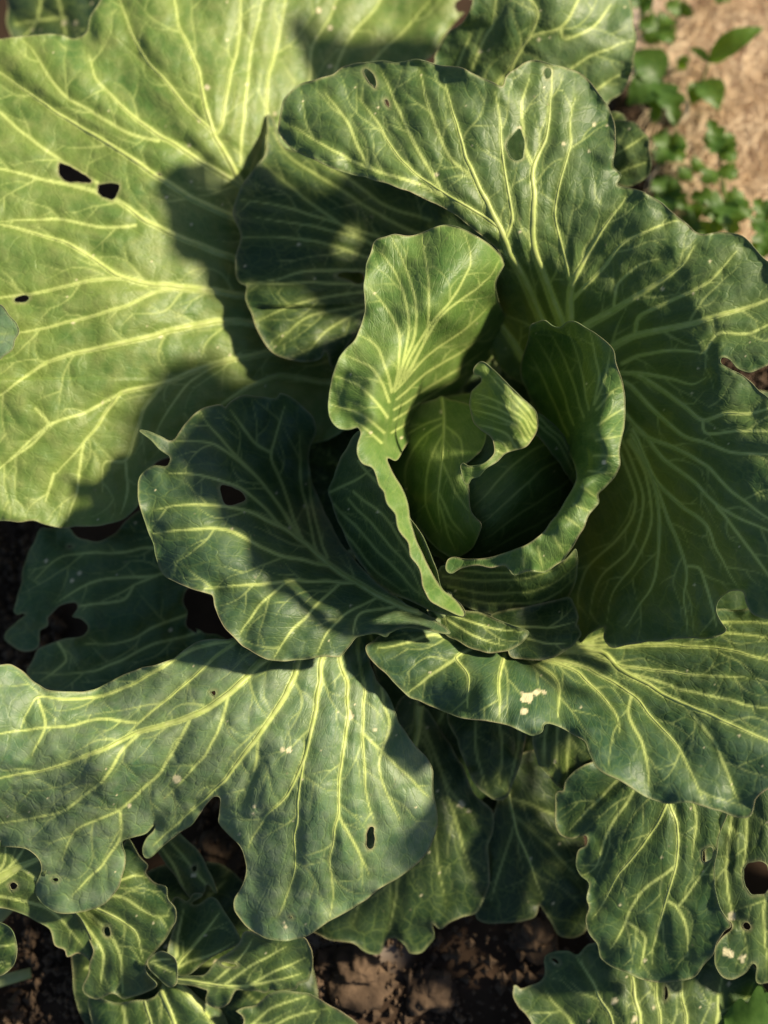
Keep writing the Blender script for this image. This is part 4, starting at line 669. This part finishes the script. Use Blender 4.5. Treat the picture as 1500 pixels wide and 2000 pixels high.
weed('weed with round soft leaves beside the cabbage edge', (1295,150), [(1290,160,.03,[(1235,100,.035,.015,0),(1225,205,.03,.015,0),(1320,250,.035,.012,3),(1300,215,.03,.011,3),(1275,245,.025,.01,3)]),(1325,135,.02,[(1345,110,.03,.006,2)])])
weed('upright weed with a ladder of deeply lobed leaflets', (1420,440), [(1402,300,.05,[(1383,232,.065,.009,3),(1372,270,.055,.007,3),(1432,262,.055,.009,3),(1440,310,.05,.009,3)]),(1400,335,.045,[(1372,360,.045,.009,3),(1442,345,.045,.009,3)]),(1415,400,.04,[(1345,385,.035,.009,3),(1375,425,.04,.010,3),(1455,385,.04,.010,3),(1430,465,.045,.012,3),(1395,460,.04,.010,3),(1470,425,.035,.009,3)])])
weed('weed with lobed leaves crowding against frilled cabbage margin', (1530,470), [(1495,430,.06,[(1473,388,.065,.008,3),(1470,450,.06,.010,3),(1520,400,.065,.010,3),(1490,505,.055,.012,3)]),(1510,480,.05,[(1465,490,.045,.010,3),(1530,520,.05,.010,3)])])
weed('small weed with toothed leaves beside the upper cabbage blade', (1250,45), [(1250,15,.05,[(1222,-12,.055,.011,3),(1272,18,.055,.012,3),(1255,-25,.055,.011,3)])])
weed('low dark weed in the gap beside the cabbage blade edge', (1290,75), [(1285,60,.03,[(1250,40,.03,.011,3),(1310,35,.03,.010,3),(1262,85,.025,.011,3),(1315,85,.03,.010,3)]),(1330,30,.02,[(1300,5,.025,.009,3),(1350,15,.025,.009,3)])])
weed('dark creeping weed between round leaves and lobed leaflets', (1310,300), [(1305,290,.02,[(1275,265,.025,.010,3),(1340,275,.025,.010,3),(1285,320,.02,.011,3),(1335,315,.02,.010,3)]),(1350,335,.02,[(1325,350,.02,.009,3),(1372,318,.02,.009,3)])])
weed('small weed sprig standing on pale sunlit ground', (1420,-40), [(1410,-8,.04,[(1400,8,.04,.006,2),(1425,3,.04,.006,2),(1415,-40,.045,.008,2)])])
weed('broad bright green weed leaf beside the torn low cabbage blade', (1570,2080), [(1530,2030,.05,[(1412,1985,.055,.028,3),(1560,1930,.055,.024,3)])])
weed('small dark weed under the frilled cabbage margin', (1310,400), [(1300,380,.02,[(1275,350,.025,.010,3),(1330,360,.025,.011,3),(1290,430,.02,.011,3),(1340,410,.02,.010,3)]),(1365,430,.02,[(1330,450,.02,.012,3),(1385,480,.02,.012,3),(1345,400,.02,.01,3)])])

# ------------------------------------------------------------------ dry straw, clods and fallen leaves
def straw(name, n, box, seed, label, r=.0007):
    rng = np.random.RandomState(seed); Vs = []; Fs = []; k = 0
    for _ in range(n):
        px = rng.uniform(box[0], box[2]); py = rng.uniform(box[1], box[3]); p = unproj(px, py, rng.uniform(.002, .012)); a = rng.uniform(0, 6.28); cur = rng.uniform(.2, 1)*2.6*(1 if math.sin(px*.013+py*.008) > 0 else -1); L = rng.uniform(.04, .10); m = 9; path = []
        zz = p[2]; c = p.copy()
        for i in range(m):
            path.append(c.copy()); a += cur*L/m*22; c = c+np.array([math.cos(a), math.sin(a), 0])*L/m; c[2] = zz+.006*math.sin(i/m*3.1)
        V, F = tube(path, np.full(m, r*rng.uniform(.5, 1.2)), n=4); Vs.append(V); Fs += [tuple(q+k for q in f) for f in F]; k += len(V)
    me = bpy.data.meshes.new(name); me.from_pydata(np.concatenate(Vs).tolist(), [], Fs); smooth(me); o = link(name, me, M_STRAW); tag(o, label, 'straw', kind='stuff')
straw('dry_straw', 1600, (1310,-60,1640,480), 3, 'pale curled dry straw lying on sunlit ground by the weeds', .0006)
# one thick curled dry stalk
cp = pts("1312,175 1330,190 1343,205 1340,225 1325,242 1308,250"); cp = catmull(cp, False, 5); zz = .012+.012*np.sin(np.linspace(0, 3.1, len(cp)))
o = tube_obj('dry_stalk', unproj(cp[:, 0], cp[:, 1], zz), np.linspace(.0022, .0014, len(cp)), M_STRAW, None, n=7); tag(o, 'thick curled tan dry stalk among round weed leaves', 'stalk')
def clod(px, py, r, seed, label):
    rng = np.random.RandomState(seed); nz = Noise(seed); p = unproj(px, py, r*.12); V = []; F = []; n, m = 40, 22
    for j in range(m+1):
        t = math.pi*j/m
        for i in range(n):
            a = 2*math.pi*i/n; q = r*(1+.5*nz.fbm(np.array(2+1.6*math.cos(a)*math.sin(t)), np.array(5+1.6*math.sin(a)*math.sin(t)+math.cos(t)*2.2), 5))
            V.append((p[0]+q*math.sin(t)*math.cos(a)*1.15, p[1]+q*math.sin(t)*math.sin(a), p[2]+q*.42*math.cos(t)))
    for j in range(m):
        for i in range(n): F.append((j*n+i, (j+1)*n+i, (j+1)*n+(i+1) % n, j*n+(i+1) % n))
    me = bpy.data.meshes.new('soil_clod'); me.from_pydata([[float(c) for c in v] for v in V], [], F); smooth(me); tag(link('soil_clod', me, M_CLOD), label, 'clod', 'clods of soil')
rng = random.Random(8)
for i, (x, y, r, lb) in enumerate([(705,1900,.024,'largest rough brown clod on bare soil below the pale quilted blade'),(640,1880,.012,'small brown clod close to the pale quilted blade tip'),
        (835,1940,.017,'brown clod on open soil between ragged blade and torn low blade'),(1040,1835,.016,'shaded brown clod beneath the dull hanging blades'),(435,1665,.018,'brown clod seen in the notch of the pale quilted blade')]):
    clod(x, y, r, i+40, lb)
def crumbs(n, boxes):
    rng = np.random.RandomState(11); V = []; F = []
    base = np.array([(1,0,0),(-1,0,0),(0,1,0),(0,-1,0),(0,0,1),(0,0,-1)], float); fc = [(0,2,4),(2,1,4),(1,3,4),(3,0,4),(2,0,5),(1,2,5),(3,1,5),(0,3,5)]
    for _ in range(n):
        b = boxes[rng.randint(len(boxes))]; p = unproj(rng.uniform(b[0], b[2]), rng.uniform(b[1], b[3]), .003); r = .0012+.006*rng.rand()**3; k = len(V)
        V += (p+base*r*rng.uniform(.55, 1.3, (6, 3))).tolist(); F += [tuple(q+k for q in f) for f in fc]
    me = bpy.data.meshes.new('soil_crumbs'); me.from_pydata(V, [], F); o = link('soil_crumbs', me, M_CLOD); tag(o, 'loose dark soil crumbs and grit between the cabbage blades', 'soil', kind='stuff')
crumbs(5000, [(380,1560,520,1780),(560,1780,1180,2080),(-60,1000,120,1320),(-60,1780,260,2080),(1180,120,1400,480),(1400,650,1600,800)])
